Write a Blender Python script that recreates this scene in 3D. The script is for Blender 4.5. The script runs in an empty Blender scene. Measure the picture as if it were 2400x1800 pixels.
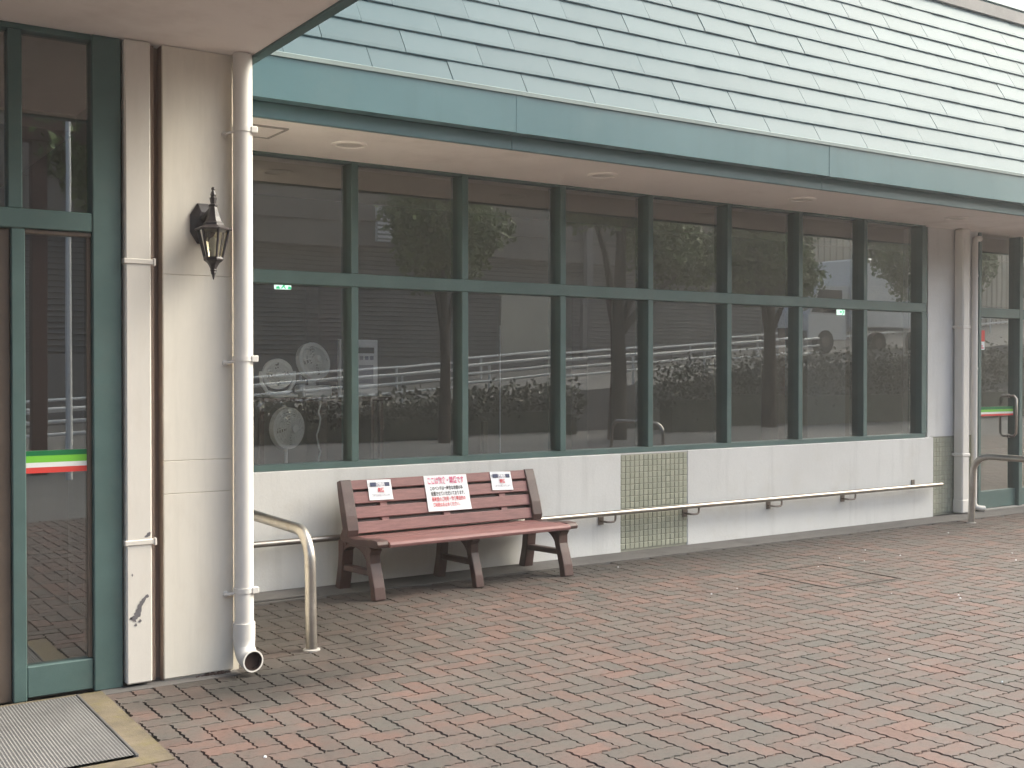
import bpy, bmesh, math, random
import numpy as np
from mathutils import Vector, Matrix
R = math.radians
random.seed(7)
rng = np.random.default_rng(7)
SC = bpy.context.scene
COL = SC.collection

# ------------------------------------------------------------------ camera, sky, sun, exposure
CAM_H, CAM_YAW, CAM_PITCH, CAM_LENS = 1.5, 33.7, 0.687, 40.02
cam = bpy.data.cameras.new('camera'); cam.lens = CAM_LENS; cam.sensor_width = 36.0
cam.clip_start = 0.05; cam.clip_end = 800
cam_o = bpy.data.objects.new('camera', cam); COL.objects.link(cam_o)
cam_o.location = (0, 0, CAM_H)
cam_o.rotation_euler = (R(90 - CAM_PITCH), 0, R(-CAM_YAW))
SC.camera = cam_o

SUN_EL, SUN_AZ = 44.0, 106.0          # azimuth measured from +Y towards +X
w = bpy.data.worlds.new('World'); SC.world = w; w.use_nodes = True
wn = w.node_tree; bg = wn.nodes['Background']
sky = wn.nodes.new('ShaderNodeTexSky'); sky.sky_type = 'NISHITA'; sky.sun_disc = False
sky.sun_elevation = R(SUN_EL); sky.sun_rotation = R(SUN_AZ)
sky.altitude = 0; sky.air_density = 1.0; sky.dust_density = 10.0; sky.ozone_density = 1.0
wn.links.new(sky.outputs[0], bg.inputs[0]); bg.inputs[1].default_value = 0.15
sun = bpy.data.lights.new('sun', 'SUN'); sun.energy = .4; sun.angle = R(30); sun.color = (1.0, 0.95, 0.88)
sun_o = bpy.data.objects.new('sun', sun); COL.objects.link(sun_o)
sd = Vector((math.cos(R(SUN_EL)) * math.sin(R(SUN_AZ)), math.cos(R(SUN_EL)) * math.cos(R(SUN_AZ)), math.sin(R(SUN_EL))))
sun_o.rotation_euler = sd.to_track_quat('Z', 'Y').to_euler()
sun_o.location = (30, 20, 30)
SC.view_settings.view_transform = 'Standard'; SC.view_settings.look = 'None'
SC.view_settings.exposure = 1.5; SC.view_settings.use_white_balance = True; SC.view_settings.white_balance_temperature = 6050; SC.view_settings.white_balance_tint = 2; SC.view_settings.gamma = 1.0; SC.view_settings.use_curve_mapping = False
SC.render.engine = 'CYCLES'
SC.cycles.max_bounces = 6; SC.cycles.diffuse_bounces = 3; SC.cycles.glossy_bounces = 3; SC.cycles.use_adaptive_sampling = True; SC.cycles.adaptive_threshold = .02
SC.cycles.transparent_max_bounces = 12; SC.cycles.caustics_reflective = False; SC.cycles.caustics_refractive = False
SC.cycles.use_denoising = True

HAZE = .0034
# ------------------------------------------------------------------ mesh helpers
WM = {}
def wm(o): return WM.get(o.name, Matrix.Identity(4))
def put(o, parent=None, loc=None, rot=None):
    COL.objects.link(o)
    m = Matrix.Identity(4)
    if loc is not None or rot is not None:
        m = Matrix.Translation(Vector(loc or (0, 0, 0)))
        if rot is not None: m = m @ rot.to_4x4()
        o.matrix_basis = m
    WM[o.name] = m
    if parent is not None:
        o.parent = parent; o.matrix_parent_inverse = wm(parent).inverted()
    return o
def tag(o, label, cat, group=None):
    o['label'] = label; o['category'] = cat
    if group: o['group'] = group
    return o
def kind(o, k, label=None):
    o['kind'] = k
    if label: o['label'] = label
    return o
def empty(name, loc, label=None, cat=None, group=None):
    o = bpy.data.objects.new(name, None); o.empty_display_size = 0.1
    put(o, None, loc)
    if label: tag(o, label, cat, group)
    return o

class MB:
    def __init__(s): s.v = []; s.f = []
    def add(s, vs, fs):
        n = len(s.v); s.v += [tuple(p) for p in vs]; s.f += [tuple(i + n for i in f) for f in fs]; return s
    def box(s, x0, x1, y0, y1, z0, z1):
        return s.add([(x0,y0,z0),(x1,y0,z0),(x1,y1,z0),(x0,y1,z0),(x0,y0,z1),(x1,y0,z1),(x1,y1,z1),(x0,y1,z1)],
                     [(0,3,2,1),(4,5,6,7),(0,1,5,4),(1,2,6,5),(2,3,7,6),(3,0,4,7)])
    def cbox(s, x0, x1, y0, y1, z0, z1, b=0.004):
        bm = bmesh.new(); bmesh.ops.create_cube(bm, size=1)
        for v in bm.verts:
            v.co = Vector(((x0+x1)/2 + v.co.x*(x1-x0), (y0+y1)/2 + v.co.y*(y1-y0), (z0+z1)/2 + v.co.z*(z1-z0)))
        bmesh.ops.bevel(bm, geom=bm.edges[:], offset=b, segments=1, affect='EDGES')
        bm.verts.index_update()
        s.add([v.co[:] for v in bm.verts], [[v.index for v in f.verts] for f in bm.faces]); bm.free(); return s
    def prism(s, pts, axis, a0, a1):
        n = len(pts)
        def P(p, a): return {'x': (a, p[0], p[1]), 'y': (p[0], a, p[1]), 'z': (p[0], p[1], a)}[axis]
        return s.add([P(p, a0) for p in pts] + [P(p, a1) for p in pts],
              [tuple(range(n))[::-1], tuple(range(n, 2*n))] + [(i, (i+1) % n, n+(i+1) % n, n+i) for i in range(n)])
    def tube(s, pts, r, n=10, cap=True):
        pts = [Vector(p) for p in pts]; rs = r if isinstance(r, (list, tuple)) else [r]*len(pts)
        rings = []; up = None
        for i, p in enumerate(pts):
            t = (pts[min(i+1, len(pts)-1)] - pts[max(i-1, 0)]).normalized()
            if up is None: up = Vector((0,0,1)) if abs(t.z) < .9 else Vector((1,0,0))
            a = t.cross(up)
            if a.length < 1e-5: a = t.cross(Vector((0,1,0)))
            a.normalize(); b = a.cross(t).normalized(); up = b
            rings.append([p + (a*math.cos(2*math.pi*k/n) + b*math.sin(2*math.pi*k/n))*rs[i] for k in range(n)])
        vs = [q for rg in rings for q in rg]; fs = []
        for i in range(len(pts)-1):
            for k in range(n): fs.append((i*n+k, i*n+(k+1) % n, (i+1)*n+(k+1) % n, (i+1)*n+k))
        if cap: fs.append(tuple(range(n))[::-1]); fs.append(tuple((len(pts)-1)*n+k for k in range(n)))
        return s.add(vs, fs)
    def lathe(s, prof, c=(0,0,0), n=12, rot=0.0):
        vs = []; fs = []
        for r, z in prof:
            for k in range(n):
                a = 2*math.pi*k/n + rot; vs.append((c[0]+r*math.cos(a), c[1]+r*math.sin(a), c[2]+z))
        for i in range(len(prof)-1):
            for k in range(n): fs.append((i*n+k, i*n+(k+1) % n, (i+1)*n+(k+1) % n, (i+1)*n+k))
        fs.append(tuple(range(n))[::-1]); fs.append(tuple((len(prof)-1)*n+k for k in range(n)))
        return s.add(vs, fs)
    def xform(s, m):
        s.v = [tuple(m @ Vector(p)) for p in s.v]; return s
    def mesh(s, name, mat, smooth=False, fix=True):
        me = bpy.data.meshes.new(name); me.from_pydata(s.v, [], s.f)
        if fix:
            bm = bmesh.new(); bm.from_mesh(me); bmesh.ops.recalc_face_normals(bm, faces=bm.faces[:]); bm.to_mesh(me); bm.free()
        if mat: me.materials.append(mat)
        if smooth:
            for p in me.polygons: p.use_smooth = True
            me.set_sharp_from_angle(angle=R(40))
        me.update(); return me
    def build(s, name, mat, parent=None, smooth=False, loc=None, rot=None, fix=True):
        return put(bpy.data.objects.new(name, s.mesh(name, mat, smooth, fix)), parent, loc, rot)

def arc(c, r, a0, a1, n, plane='yz', fixed=0.0):
    out = []
    for i in range(n+1):
        a = R(a0 + (a1-a0)*i/n); p = (c[0] + r*math.cos(a), c[1] + r*math.sin(a))
        out.append({'yz': (fixed, p[0], p[1]), 'xz': (p[0], fixed, p[1]), 'xy': (p[0], p[1], fixed)}[plane])
    return out

# ------------------------------------------------------------------ materials
def nodes(name):
    m = bpy.data.materials.new(name); m.use_nodes = True; nt = m.node_tree
    return m, nt, nt.nodes['Principled BSDF']
def pos_noise(nt, scale, detail=4, rough=.55, sx=(1,1,1), off=(0,0,0)):
    g = nt.nodes.new('ShaderNodeNewGeometry'); mp = nt.nodes.new('ShaderNodeMapping')
    mp.inputs['Scale'].default_value = sx; mp.inputs['Location'].default_value = off
    n = nt.nodes.new('ShaderNodeTexNoise'); n.inputs['Scale'].default_value = scale
    n.inputs['Detail'].default_value = detail; n.inputs['Roughness'].default_value = rough
    nt.links.new(g.outputs['Position'], mp.inputs['Vector']); nt.links.new(mp.outputs[0], n.inputs['Vector'])
    return n.outputs['Fac']
def ramp(nt, fac, stops):
    r = nt.nodes.new('ShaderNodeValToRGB'); e = r.color_ramp.elements
    while len(e) < len(stops): e.new(0.5)
    for el, (p, c) in zip(e, stops): el.position = p; el.color = (*c, 1) if len(c) == 3 else c
    nt.links.new(fac, r.inputs[0]); return r.outputs[0]
def mix(nt, fac, a, b, mode='MIX'):
    m = nt.nodes.new('ShaderNodeMix'); m.data_type = 'RGBA'; m.blend_type = mode
    for sock, val in ((m.inputs[0], fac), (m.inputs[6], a), (m.inputs[7], b)):
        if hasattr(val, 'is_linked'): nt.links.new(val, sock)
        elif isinstance(val, (int, float)): sock.default_value = val
        else: sock.default_value = (*val, 1)
    return m.outputs[2]
def math_(nt, op, a, b=0.0, c=0.0, clamp=False):
    m = nt.nodes.new('ShaderNodeMath'); m.operation = op; m.use_clamp = clamp
    for i, val in enumerate((a, b, c)):
        if hasattr(val, 'is_linked'): nt.links.new(val, m.inputs[i])
        else: m.inputs[i].default_value = val
    return m.outputs[0]
def bump(nt, b, h, strength=.3, dist=.005):
    n = nt.nodes.new('ShaderNodeBump'); n.inputs['Strength'].default_value = strength; n.inputs['Distance'].default_value = dist
    nt.links.new(h, n.inputs['Height']); nt.links.new(n.outputs[0], b.inputs['Normal'])
def sc(c, k): return tuple(min(1, x*k) for x in c)
def mk(name, col, rough=.6, metal=0, var=.12, scale=2.5, fine=.05, fscale=60, bmp=0, bscale=120, bdist=.002, spec=.5, coat=0, stretch=(1,1,1), dirt=None, dirt_amt=.5, ior=None, streak=0):
    m, nt, b = nodes(name)
    n1 = pos_noise(nt, scale, 3, .6, stretch)
    c = ramp(nt, n1, [(.28, sc(col, 1-var)), (.72, sc(col, 1+var))])
    if fine:
        n2 = pos_noise(nt, fscale, 2, .7, stretch)
        c = mix(nt, 1.0, c, ramp(nt, n2, [(.25, (1-fine,)*3), (.75, (1, 1, 1))]), 'MULTIPLY')
    if dirt:
        n3 = pos_noise(nt, scale*1.7, 5, .7, stretch, (3.1, 7.7, 1.3))
        c = mix(nt, math_(nt, 'MULTIPLY', ramp(nt, n3, [(.52, (0,0,0)), (.75, (1,1,1))]), dirt_amt), c, dirt)
    if streak:
        n4 = pos_noise(nt, 1.0, 5, .65, (7, 7, .55), (1.7, 2.2, .4))
        c = mix(nt, math_(nt, 'MULTIPLY', ramp(nt, n4, [(.54, (0,0,0)), (.72, (1,1,1))]), streak), c, sc(col, .62))
    nt.links.new(c, b.inputs['Base Color'])
    rr = ramp(nt, n1, [(.2, (max(0.02, rough-.06),)*3), (.8, (min(1, rough+.08),)*3)])
    nt.links.new(rr, b.inputs['Roughness'])
    b.inputs['Metallic'].default_value = metal; b.inputs['Specular IOR Level'].default_value = spec
    if ior: b.inputs['IOR'].default_value = ior
    b.inputs['Coat Weight'].default_value = coat; b.inputs['Coat Roughness'].default_value = .15
    if bmp: bump(nt, b, pos_noise(nt, bscale, 2, .6, stretch), bmp, bdist)
    return m
def flat(name, col, rough=.7, emit=0):
    m, nt, b = nodes(name); b.inputs['Base Color'].default_value = (*col, 1); b.inputs['Roughness'].default_value = rough
    if emit: b.inputs['Emission Color'].default_value = (*col, 1); b.inputs['Emission Strength'].default_value = emit
    return m

MAT = {}
MAT['white_wall'] = mk('white_render', (.67,.665,.65), .75, var=.06, scale=1.6, fine=.05, fscale=90, bmp=.25, bscale=45, bdist=.004, dirt=(.55,.52,.46), dirt_amt=.4, streak=.34)
MAT['cream'] = mk('cream_paint', (.77,.72,.625), .55, var=.06, scale=1.8, fine=.03, bmp=.12, bscale=14, bdist=.004, dirt=(.55,.47,.37), dirt_amt=.35, stretch=(1,1,.35), streak=.2)
MAT['pipe'] = mk('cream_pipe_paint', (.70,.66,.60), .38, var=.04, scale=3, fine=.03, bmp=.05, bscale=40, dirt=(.55,.48,.38), dirt_amt=.25, stretch=(1,1,.3))
MAT['pipe_white'] = mk('white_pipe_paint', (.72,.69,.645), .42, var=.05, scale=3, fine=.03, dirt=(.5,.45,.38), dirt_amt=.3, stretch=(1,1,.3))
MAT['frame'] = mk('green_frame_paint', (.084,.136,.128), .42, var=.12, scale=4, fine=.06, dirt=(.11,.14,.13), dirt_amt=.4)
MAT['fascia'] = mk('teal_fascia_metal', (.088,.165,.182), .32, var=.07, scale=1.1, fine=.03, fscale=40, bmp=.12, bscale=3, bdist=.01, dirt=(.12,.185,.19), dirt_amt=.5, streak=.25)
MAT['flashing'] = mk('weathered_eave_flashing', (.27,.32,.31), .5, var=.12, scale=1.2, fine=.05)
MAT['fascia_dark'] = mk('teal_trim_metal', (.085,.16,.165), .5, var=.1, scale=2, fine=.05)
MAT['soffit'] = mk('soffit_board', (.93,.885,.85), .85, var=.03, scale=.9, fine=.03, bmp=.08, bscale=30, dirt=(.5,.43,.38), dirt_amt=.3)
MAT['brown_gap'] = mk('brown_trim', (.36,.27,.215), .6, var=.15, scale=4, stretch=(1,1,.2))
MAT['brown_door'] = mk('bronze_door_frame', (.16,.12,.09), .4, var=.12, scale=4)
MAT['slat'] = mk('red_brown_resin_wood', (.255,.122,.117), .58, var=.16, scale=5, fine=.32, fscale=70, bmp=.35, bscale=60, bdist=.0015, stretch=(.12,1,1), dirt=(.32,.18,.165), dirt_amt=.4)
MAT['bench_frame'] = mk('dark_brown_resin', (.072,.038,.034), .42, var=.2, scale=6, fine=.1, bmp=.1, bscale=150, dirt=(.12,.075,.06), dirt_amt=.5)
MAT['steel'] = mk('brushed_stainless', (.38,.35,.32), .36, metal=1, var=.12, scale=5, fine=.1, fscale=60, dirt=(.36,.28,.21), dirt_amt=.6)
MAT['steel_worn'] = mk('weathered_stainless', (.46,.435,.40), .36, metal=1, var=.15, scale=5, fine=.1, fscale=60, dirt=(.27,.22,.18), dirt_amt=.7)
MAT['bracket'] = mk('bracket_metal', (.20,.17,.15), .45, metal=.8, var=.1)
MAT['black_iron'] = mk('dark_bronze_iron', (.032,.025,.026), .42, var=.2, scale=20, fine=.1, spec=.6)
MAT['grout'] = mk('tile_grout', (.31,.31,.25), .9, var=.1, scale=5)
MAT['concrete'] = mk('grey_concrete', (.125,.117,.112), .85, var=.25, scale=2.2, fine=.15, fscale=110, bmp=.3, bscale=90, bdist=.003, dirt=(.05,.046,.043), dirt_amt=.7)
MAT['concrete_pale'] = mk('pale_concrete', (.36,.34,.32), .85, var=.15, scale=3, fine=.12, fscale=110, bmp=.3, bscale=90)
MAT['moss_concrete'] = mk('mossy_concrete', (.165,.135,.092), .9, var=.3, scale=7, fine=.2, fscale=120, bmp=.4, bscale=90, bdist=.004, dirt=(.15,.125,.05), dirt_amt=.9)
MAT['asphalt'] = mk('asphalt', (.15,.147,.143), .9, var=.15, scale=.8, fine=.3, fscale=200, bmp=.4, bscale=200)
MAT['joint'] = mk('joint_sand', (.066,.053,.045), .95, var=.25, scale=6, fine=.2)
MAT['paper'] = mk('paper', (.80,.81,.84), .6, var=.02, scale=9, fine=.0)
MAT['ink_pink'] = flat('ink_pink', (.62,.10,.22)); MAT['ink_red'] = flat('ink_red', (.58,.05,.07))
MAT['ink_black'] = flat('ink_black', (.03,.03,.035)); MAT['ink_navy'] = flat('ink_navy', (.05,.06,.12)); MAT['ink_grey'] = flat('ink_grey', (.36,.36,.42))
MAT['ink_white'] = flat('ink_white', (.9,.91,.93)); MAT['ink_pale'] = flat('ink_pale_pink', (.78,.60,.68))
MAT['strip_dark'] = flat('strip_dark_green', (.015,.16,.05), .4); MAT['strip_lime'] = flat('strip_lime', (.20,.55,.05), .4)
MAT['strip_white'] = flat('strip_white', (.8,.8,.78), .4); MAT['strip_red'] = flat('strip_red', (.65,.06,.05), .4)
MAT['white_plastic'] = mk('white_plastic', (.93,.95,.95), .4, var=.05)
MAT['grille'] = mk('fan_grille_wire', (.93,.95,.95), .4, var=.05)
MAT['sign_green'] = flat('exit_sign_green', (.03,.45,.17), .5, .7); MAT['sign_white'] = flat('exit_sign_white', (.85,1,.88), .5, .6)
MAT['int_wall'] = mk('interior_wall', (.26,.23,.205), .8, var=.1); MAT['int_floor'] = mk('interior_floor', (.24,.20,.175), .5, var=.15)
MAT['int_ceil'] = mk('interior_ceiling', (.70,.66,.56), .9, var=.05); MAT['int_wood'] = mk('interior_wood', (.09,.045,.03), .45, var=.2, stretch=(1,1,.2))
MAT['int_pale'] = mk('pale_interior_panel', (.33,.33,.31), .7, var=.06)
MAT['chip'] = mk('bare_grey_primer', (.15,.14,.15), .7, var=.2, scale=30)
MAT['dark_hole'] = mk('pipe_inside_rust', (.045,.025,.02), .9, var=.3, scale=20)
MAT['bark'] = mk('bark', (.085,.062,.045), .9, var=.3, scale=6, fine=.3, fscale=40, bmp=.8, bscale=25, bdist=.02, stretch=(1,1,.3))
MAT['siding'] = mk('grey_siding', (.17,.163,.16), .6, var=.06, scale=.6)
MAT['roof_brown'] = mk('brown_cladding', (.15,.132,.12), .7, var=.08, scale=.5)
MAT['beige_wall'] = mk('beige_wall', (.66,.60,.47), .8, var=.08, scale=.7); MAT['white_paint'] = mk('white_painted_steel', (.9,.9,.88), .4, var=.04)
MAT['glass_dark'] = flat('vehicle_glass', (.02,.022,.025), .06); MAT['rubber'] = mk('rubber', (.03,.03,.03), .8); MAT['brown_post'] = mk('red_brown_post', (.12,.055,.04), .5, var=.1)
MAT['amber'] = None

def glass_mat(name, tint, refl, veil=0.0):
    m = bpy.data.materials.new(name); m.use_nodes = True; nt = m.node_tree; nt.nodes.clear()
    o = nt.nodes.new('ShaderNodeOutputMaterial'); mx = nt.nodes.new('ShaderNodeMixShader')
    tr = nt.nodes.new('ShaderNodeBsdfTransparent'); tr.inputs[0].default_value = (*tint, 1)
    gl = nt.nodes.new('ShaderNodeBsdfGlossy'); gl.inputs['Color'].default_value = (.92,.93,.92,1); gl.inputs['Roughness'].default_value = 0.004
    fr = nt.nodes.new('ShaderNodeFresnel'); fr.inputs[0].default_value = 1.52
    f = math_(nt, 'ADD', math_(nt, 'MULTIPLY', fr.outputs[0], 1.6), refl, clamp=True)
    n = pos_noise(nt, .9, 2, .5); bp = nt.nodes.new('ShaderNodeBump'); bp.inputs['Strength'].default_value = .06; bp.inputs['Distance'].default_value = .01
    nt.links.new(n, bp.inputs['Height']); nt.links.new(bp.outputs[0], gl.inputs['Normal'])
    nt.links.new(f, mx.inputs[0]); nt.links.new(tr.outputs[0], mx.inputs[1]); nt.links.new(gl.outputs[0], mx.inputs[2])
    df = nt.nodes.new('ShaderNodeBsdfDiffuse'); df.inputs[0].default_value = (.72,.69,.64,1)  # pale diffuse film painting in a veil that lifts the dark glass
    m2 = nt.nodes.new('ShaderNodeMixShader')
    streak = pos_noise(nt, 1.6, 4, .65, (2.5, 1, .6))
    nt.links.new(math_(nt, 'MULTIPLY', ramp(nt, streak, [(.3, (.75,)*3), (.75, (1.25,)*3)]), veil), m2.inputs[0])
    nt.links.new(mx.outputs[0], m2.inputs[1]); nt.links.new(df.outputs[0], m2.inputs[2]); nt.links.new(m2.outputs[0], o.inputs[0])
    return m
MAT['glass'] = glass_mat('window_glass', (.95,.95,.92), .18, .018)
MAT['lamp_glass'] = glass_mat('lantern_glass', (.80,.76,.62), .02)

def roof_mat():
    m, nt, b = nodes('teal_metal_roofing')
    oi = nt.nodes.new('ShaderNodeObjectInfo')
    n1 = pos_noise(nt, .8, 4, .6)
    c = ramp(nt, n1, [(.25, (.094,.140,.157)), (.75, (.112,.156,.172))])
    c = mix(nt, 1.0, c, ramp(nt, oi.outputs['Random'], [(0, (.90,.90,.90)), (1, (1,1,1))]), 'MULTIPLY')
    nt.links.new(c, b.inputs['Base Color'])
    b.inputs['Metallic'].default_value = 0; b.inputs['Roughness'].default_value = .51
    b.inputs['Specular IOR Level'].default_value = .09; b.inputs['Coat Weight'].default_value = .0; b.inputs['Coat Roughness'].default_value = .26; b.inputs['Coat IOR'].default_value = 1.5
    bump(nt, b, pos_noise(nt, 4, 2, .5), .10, .02)
    return m
MAT['roof'] = roof_mat()

def tile_mat():
    m, nt, b = nodes('olive_mosaic_tile')
    oi = nt.nodes.new('ShaderNodeObjectInfo')
    at = nt.nodes.new('ShaderNodeAttribute'); at.attribute_name = 'tone'
    t = math_(nt, 'FRACT', math_(nt, 'ADD', oi.outputs['Random'], at.outputs['Fac']))
    c = ramp(nt, t, [(0, (.33,.335,.255)), (.5, (.37,.375,.29)), (1, (.405,.405,.315))])
    c = mix(nt, .25, c, ramp(nt, pos_noise(nt, 6, 4), [(.3, (.28,.28,.22)), (.7, (.42,.42,.34))]))
    nt.links.new(c, b.inputs['Base Color']); b.inputs['Roughness'].default_value = .51
    return m
MAT['tile'] = tile_mat()

def paver_mat():
    m, nt, b = nodes('interlocking_paver')
    oi = nt.nodes.new('ShaderNodeObjectInfo')
    at = nt.nodes.new('ShaderNodeAttribute'); at.attribute_name = 'tone'
    t = math_(nt, 'FRACT', math_(nt, 'ADD', oi.outputs['Random'], at.outputs['Fac']))
    n = pos_noise(nt, 5.5, 3, .55)
    red = math_(nt, 'ADD', math_(nt, 'MULTIPLY', t, .42), math_(nt, 'MULTIPLY', n, 1.15))
    c = ramp(nt, red, [(.42, (.102,.094,.083)), (.64, (.118,.098,.086)), (.86, (.136,.098,.085)), (1.0, (.165,.102,.084))])
    t2 = math_(nt, 'FRACT', math_(nt, 'MULTIPLY', t, 7.31))
    c = mix(nt, 1.0, c, ramp(nt, t2, [(0, (.80,.80,.80)), (1, (1.0,1.0,1.0))]), 'MULTIPLY')
    sp = pos_noise(nt, 260, 3, .7)
    c = mix(nt, 1.0, c, ramp(nt, sp, [(.3, (.62,.62,.62)), (.5, (1,1,1)), (.72, (1.0,1.0,1.0))]), 'MULTIPLY')
    mot = pos_noise(nt, 38, 4, .7)
    c = mix(nt, 1.0, c, ramp(nt, mot, [(.32, (.74,.73,.72)), (.5, (1,1,1)), (.68, (1.0,.97,.95))]), 'MULTIPLY')
    wear = pos_noise(nt, 1.1, 6, .65)
    c = mix(nt, math_(nt, 'MULTIPLY', ramp(nt, wear, [(.45, (0,0,0)), (.7, (1,1,1))]), .45), c, (.09,.081,.071))
    # damp grime below the pipe mouth; grime with painted shade in corner, wall foot
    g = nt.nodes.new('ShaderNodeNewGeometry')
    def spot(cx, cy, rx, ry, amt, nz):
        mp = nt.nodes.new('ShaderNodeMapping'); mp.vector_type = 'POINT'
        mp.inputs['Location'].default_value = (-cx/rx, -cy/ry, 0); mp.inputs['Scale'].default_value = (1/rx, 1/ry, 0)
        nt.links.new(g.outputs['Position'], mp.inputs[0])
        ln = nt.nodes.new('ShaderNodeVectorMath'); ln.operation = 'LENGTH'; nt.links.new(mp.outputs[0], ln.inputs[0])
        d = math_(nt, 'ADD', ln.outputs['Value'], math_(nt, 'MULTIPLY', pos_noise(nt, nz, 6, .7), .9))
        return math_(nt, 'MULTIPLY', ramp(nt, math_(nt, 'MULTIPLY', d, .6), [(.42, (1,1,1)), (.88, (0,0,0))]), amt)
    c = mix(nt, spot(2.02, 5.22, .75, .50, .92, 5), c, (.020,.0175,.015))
    c = mix(nt, spot(2.5, 6.3, 1.15, 1.45, .9, 3), c, (.026,.0205,.016))  # corner dirt plus the alcove's shade, put into the colour
    c = mix(nt, spot(5.5, 7.1, 7.5, 1.0, .8, 2), c, (.034,.030,.0265))  # damp wall-foot dirt, colour deepened for shade under the bench
    nt.links.new(c, b.inputs['Base Color'])
    nt.links.new(ramp(nt, n, [(.2, (.62,)*3), (.8, (.85,)*3)]), b.inputs['Roughness'])
    bump(nt, b, sp, .35, .002)
    return m
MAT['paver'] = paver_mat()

def leaf_mat(name, c0, c1):
    m, nt, b = nodes(name)
    nt.links.new(ramp(nt, pos_noise(nt, 3, 3), [(.3, c0), (.7, c1)]), b.inputs['Base Color'])
    b.inputs['Roughness'].default_value = .55; return m
MAT['leaf'] = leaf_mat('tree_leaves', (.08,.12,.035), (.24,.31,.09)); MAT['leaf_dark'] = leaf_mat('hedge_leaves', (.055,.06,.038), (.10,.105,.06))
def mat_mat():
    m, nt, b = nodes('ribbed_grey_mat')
    g = nt.nodes.new('ShaderNodeNewGeometry'); sx = nt.nodes.new('ShaderNodeSeparateXYZ'); nt.links.new(g.outputs['Position'], sx.inputs[0])
    c = ramp(nt, pos_noise(nt, 2.5, 5, .6), [(.3, (.17,.163,.16)), (.7, (.22,.212,.206))])
    c = mix(nt, 1, c, ramp(nt, pos_noise(nt, 150, 3), [(.3, (.75,)*3), (.7, (1,)*3)]), 'MULTIPLY')
    nt.links.new(c, b.inputs['Base Color']); b.inputs['Roughness'].default_value = .85
    return m
MAT['mat'] = mat_mat()

# ------------------------------------------------------------------ key dimensions (metres)
YW = 7.27      # face of the low wall under the windows
YD = 5.50      # face of the entrance wing
ZS = 2.97      # eave soffit
ZC = 3.06      # canopy soffit
SILL = 0.816
GF = 6.15      # front of the fascia
XR = 24.0      # far end of the building

# ------------------------------------------------------------------ ground
def ground_sheet(name, x0, x1, y0, y1, z, mat, parent=None, k='structure'):
    o = MB().add([(x0,y0,z),(x1,y0,z),(x1,y1,z),(x0,y1,z)], [(0,1,2,3)]).build(name, mat, parent)
    if k: o['kind'] = k
    return o
g = ground_sheet('ground', -300, 300, -300, 300, -.06, MAT['asphalt'])
g['label'] = 'dark asphalt of the car park and land around the building'
pave = ground_sheet('pavement', -8, XR, -1.0, YW + .02, -.012, MAT['joint'])
pave['label'] = 'red and grey interlocking block paving laid in herringbone'

A_ = 0.10
def seg(p, q, inward):
    """wavy joint between two grid corners; returns points without the last"""
    p = Vector(p); q = Vector(q); d = (q - p)
    # wave is fixed to the grid line so that both neighbours share it
    rev = (d.x < -1e-6) or (d.y < -1e-6)
    n = Vector((0, 1)) if abs(d.x) > abs(d.y) else Vector((1, 0))
    out = []
    for t, amp in ((0.0, 0.0), (.14, .0042), (.38, -.0042), (.62, .0042), (.86, -.0042)):
        if rev: amp = -amp
        out.append(p + d*t + n*amp)
    return out
def paver_outline(kind_):
    a = A_
    c = [(0,0),(a,0),(2*a,0),(2*a,a),(a,a),(0,a)] if kind_ == 'h' else [(0,0),(a,0),(a,a),(a,2*a),(0,2*a),(0,a)]
    pts = []
    for i in range(6): pts += seg(c[i], c[(i+1) % 6], None)
    ctr = Vector((a, a/2)) if kind_ == 'h' else Vector((a/2, a))
    return [p - ctr for p in pts], ctr
def inset(pts, k):
    n = len(pts); out = []
    for i in range(n):
        e = (pts[(i+1) % n] - pts[i-1]).normalized(); nrm = Vector((-e.y, e.x))
        out.append(pts[i] + nrm*k)
    return out
PAV = {}
for k_ in 'hv':
    pts, ctr = paver_outline(k_)
    o1 = inset(pts, .0026); o2 = inset(pts, .0056)
    n = len(pts)
    vs = [(p.x, p.y, -.013) for p in o1] + [(p.x, p.y, 0) for p in o2]
    fs = [(i, (i+1) % n, n+(i+1) % n, n+i) for i in range(n)] + [tuple(range(n, 2*n))]
    PAV[k_] = (vs, fs, ctr)
fwd = Vector((math.sin(R(CAM_YAW)), math.cos(R(CAM_YAW)))); rgt = Vector((math.cos(R(CAM_YAW)), -math.sin(R(CAM_YAW))))
F_ = CAM_LENS/36.0
def on_mat(x, y): return (x < 1.29 and 4.41 < y) or (x < 1.94 and y > 5.56)
ox, oy = 1.36, 0.013
bricks = []
for j in range(-10, 70):
    for i in range(-95, 230):
        x = ox + i*A_; y = oy + j*A_
        m4 = (i + j) % 4
        if m4 == 0: bricks.append(('h', x + A_, y + A_/2))
        if (i + j) % 4 == 2 and j < 69: bricks.append(('v', x + A_/2, y + A_))
sel = []
for k_, x, y in bricks:
    if y > 7.04 or y < -.95 or x > XR-.2 or x < -7.9 or on_mat(x, y): continue
    d = fwd.x*x + fwd.y*y; r = rgt.x*x + rgt.y*y
    vis = False; dist = 1e9
    if d > .5:
        u = F_*r/d; v = F_*CAM_H/d
        vis = abs(u) < .5 and v < .375 + .012*0 + .008
        dist = d
    sel.append((0 if vis else 1, dist, k_, x, y))
sel.sort(key=lambda q: (q[0], q[1]))
PME = {}
for k_ in 'hv':
    mb = MB(); mb.v = list(PAV[k_][0]); mb.f = list(PAV[k_][1]); PME[k_] = mb.mesh('paver', MAT['paver'], fix=False)
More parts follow.
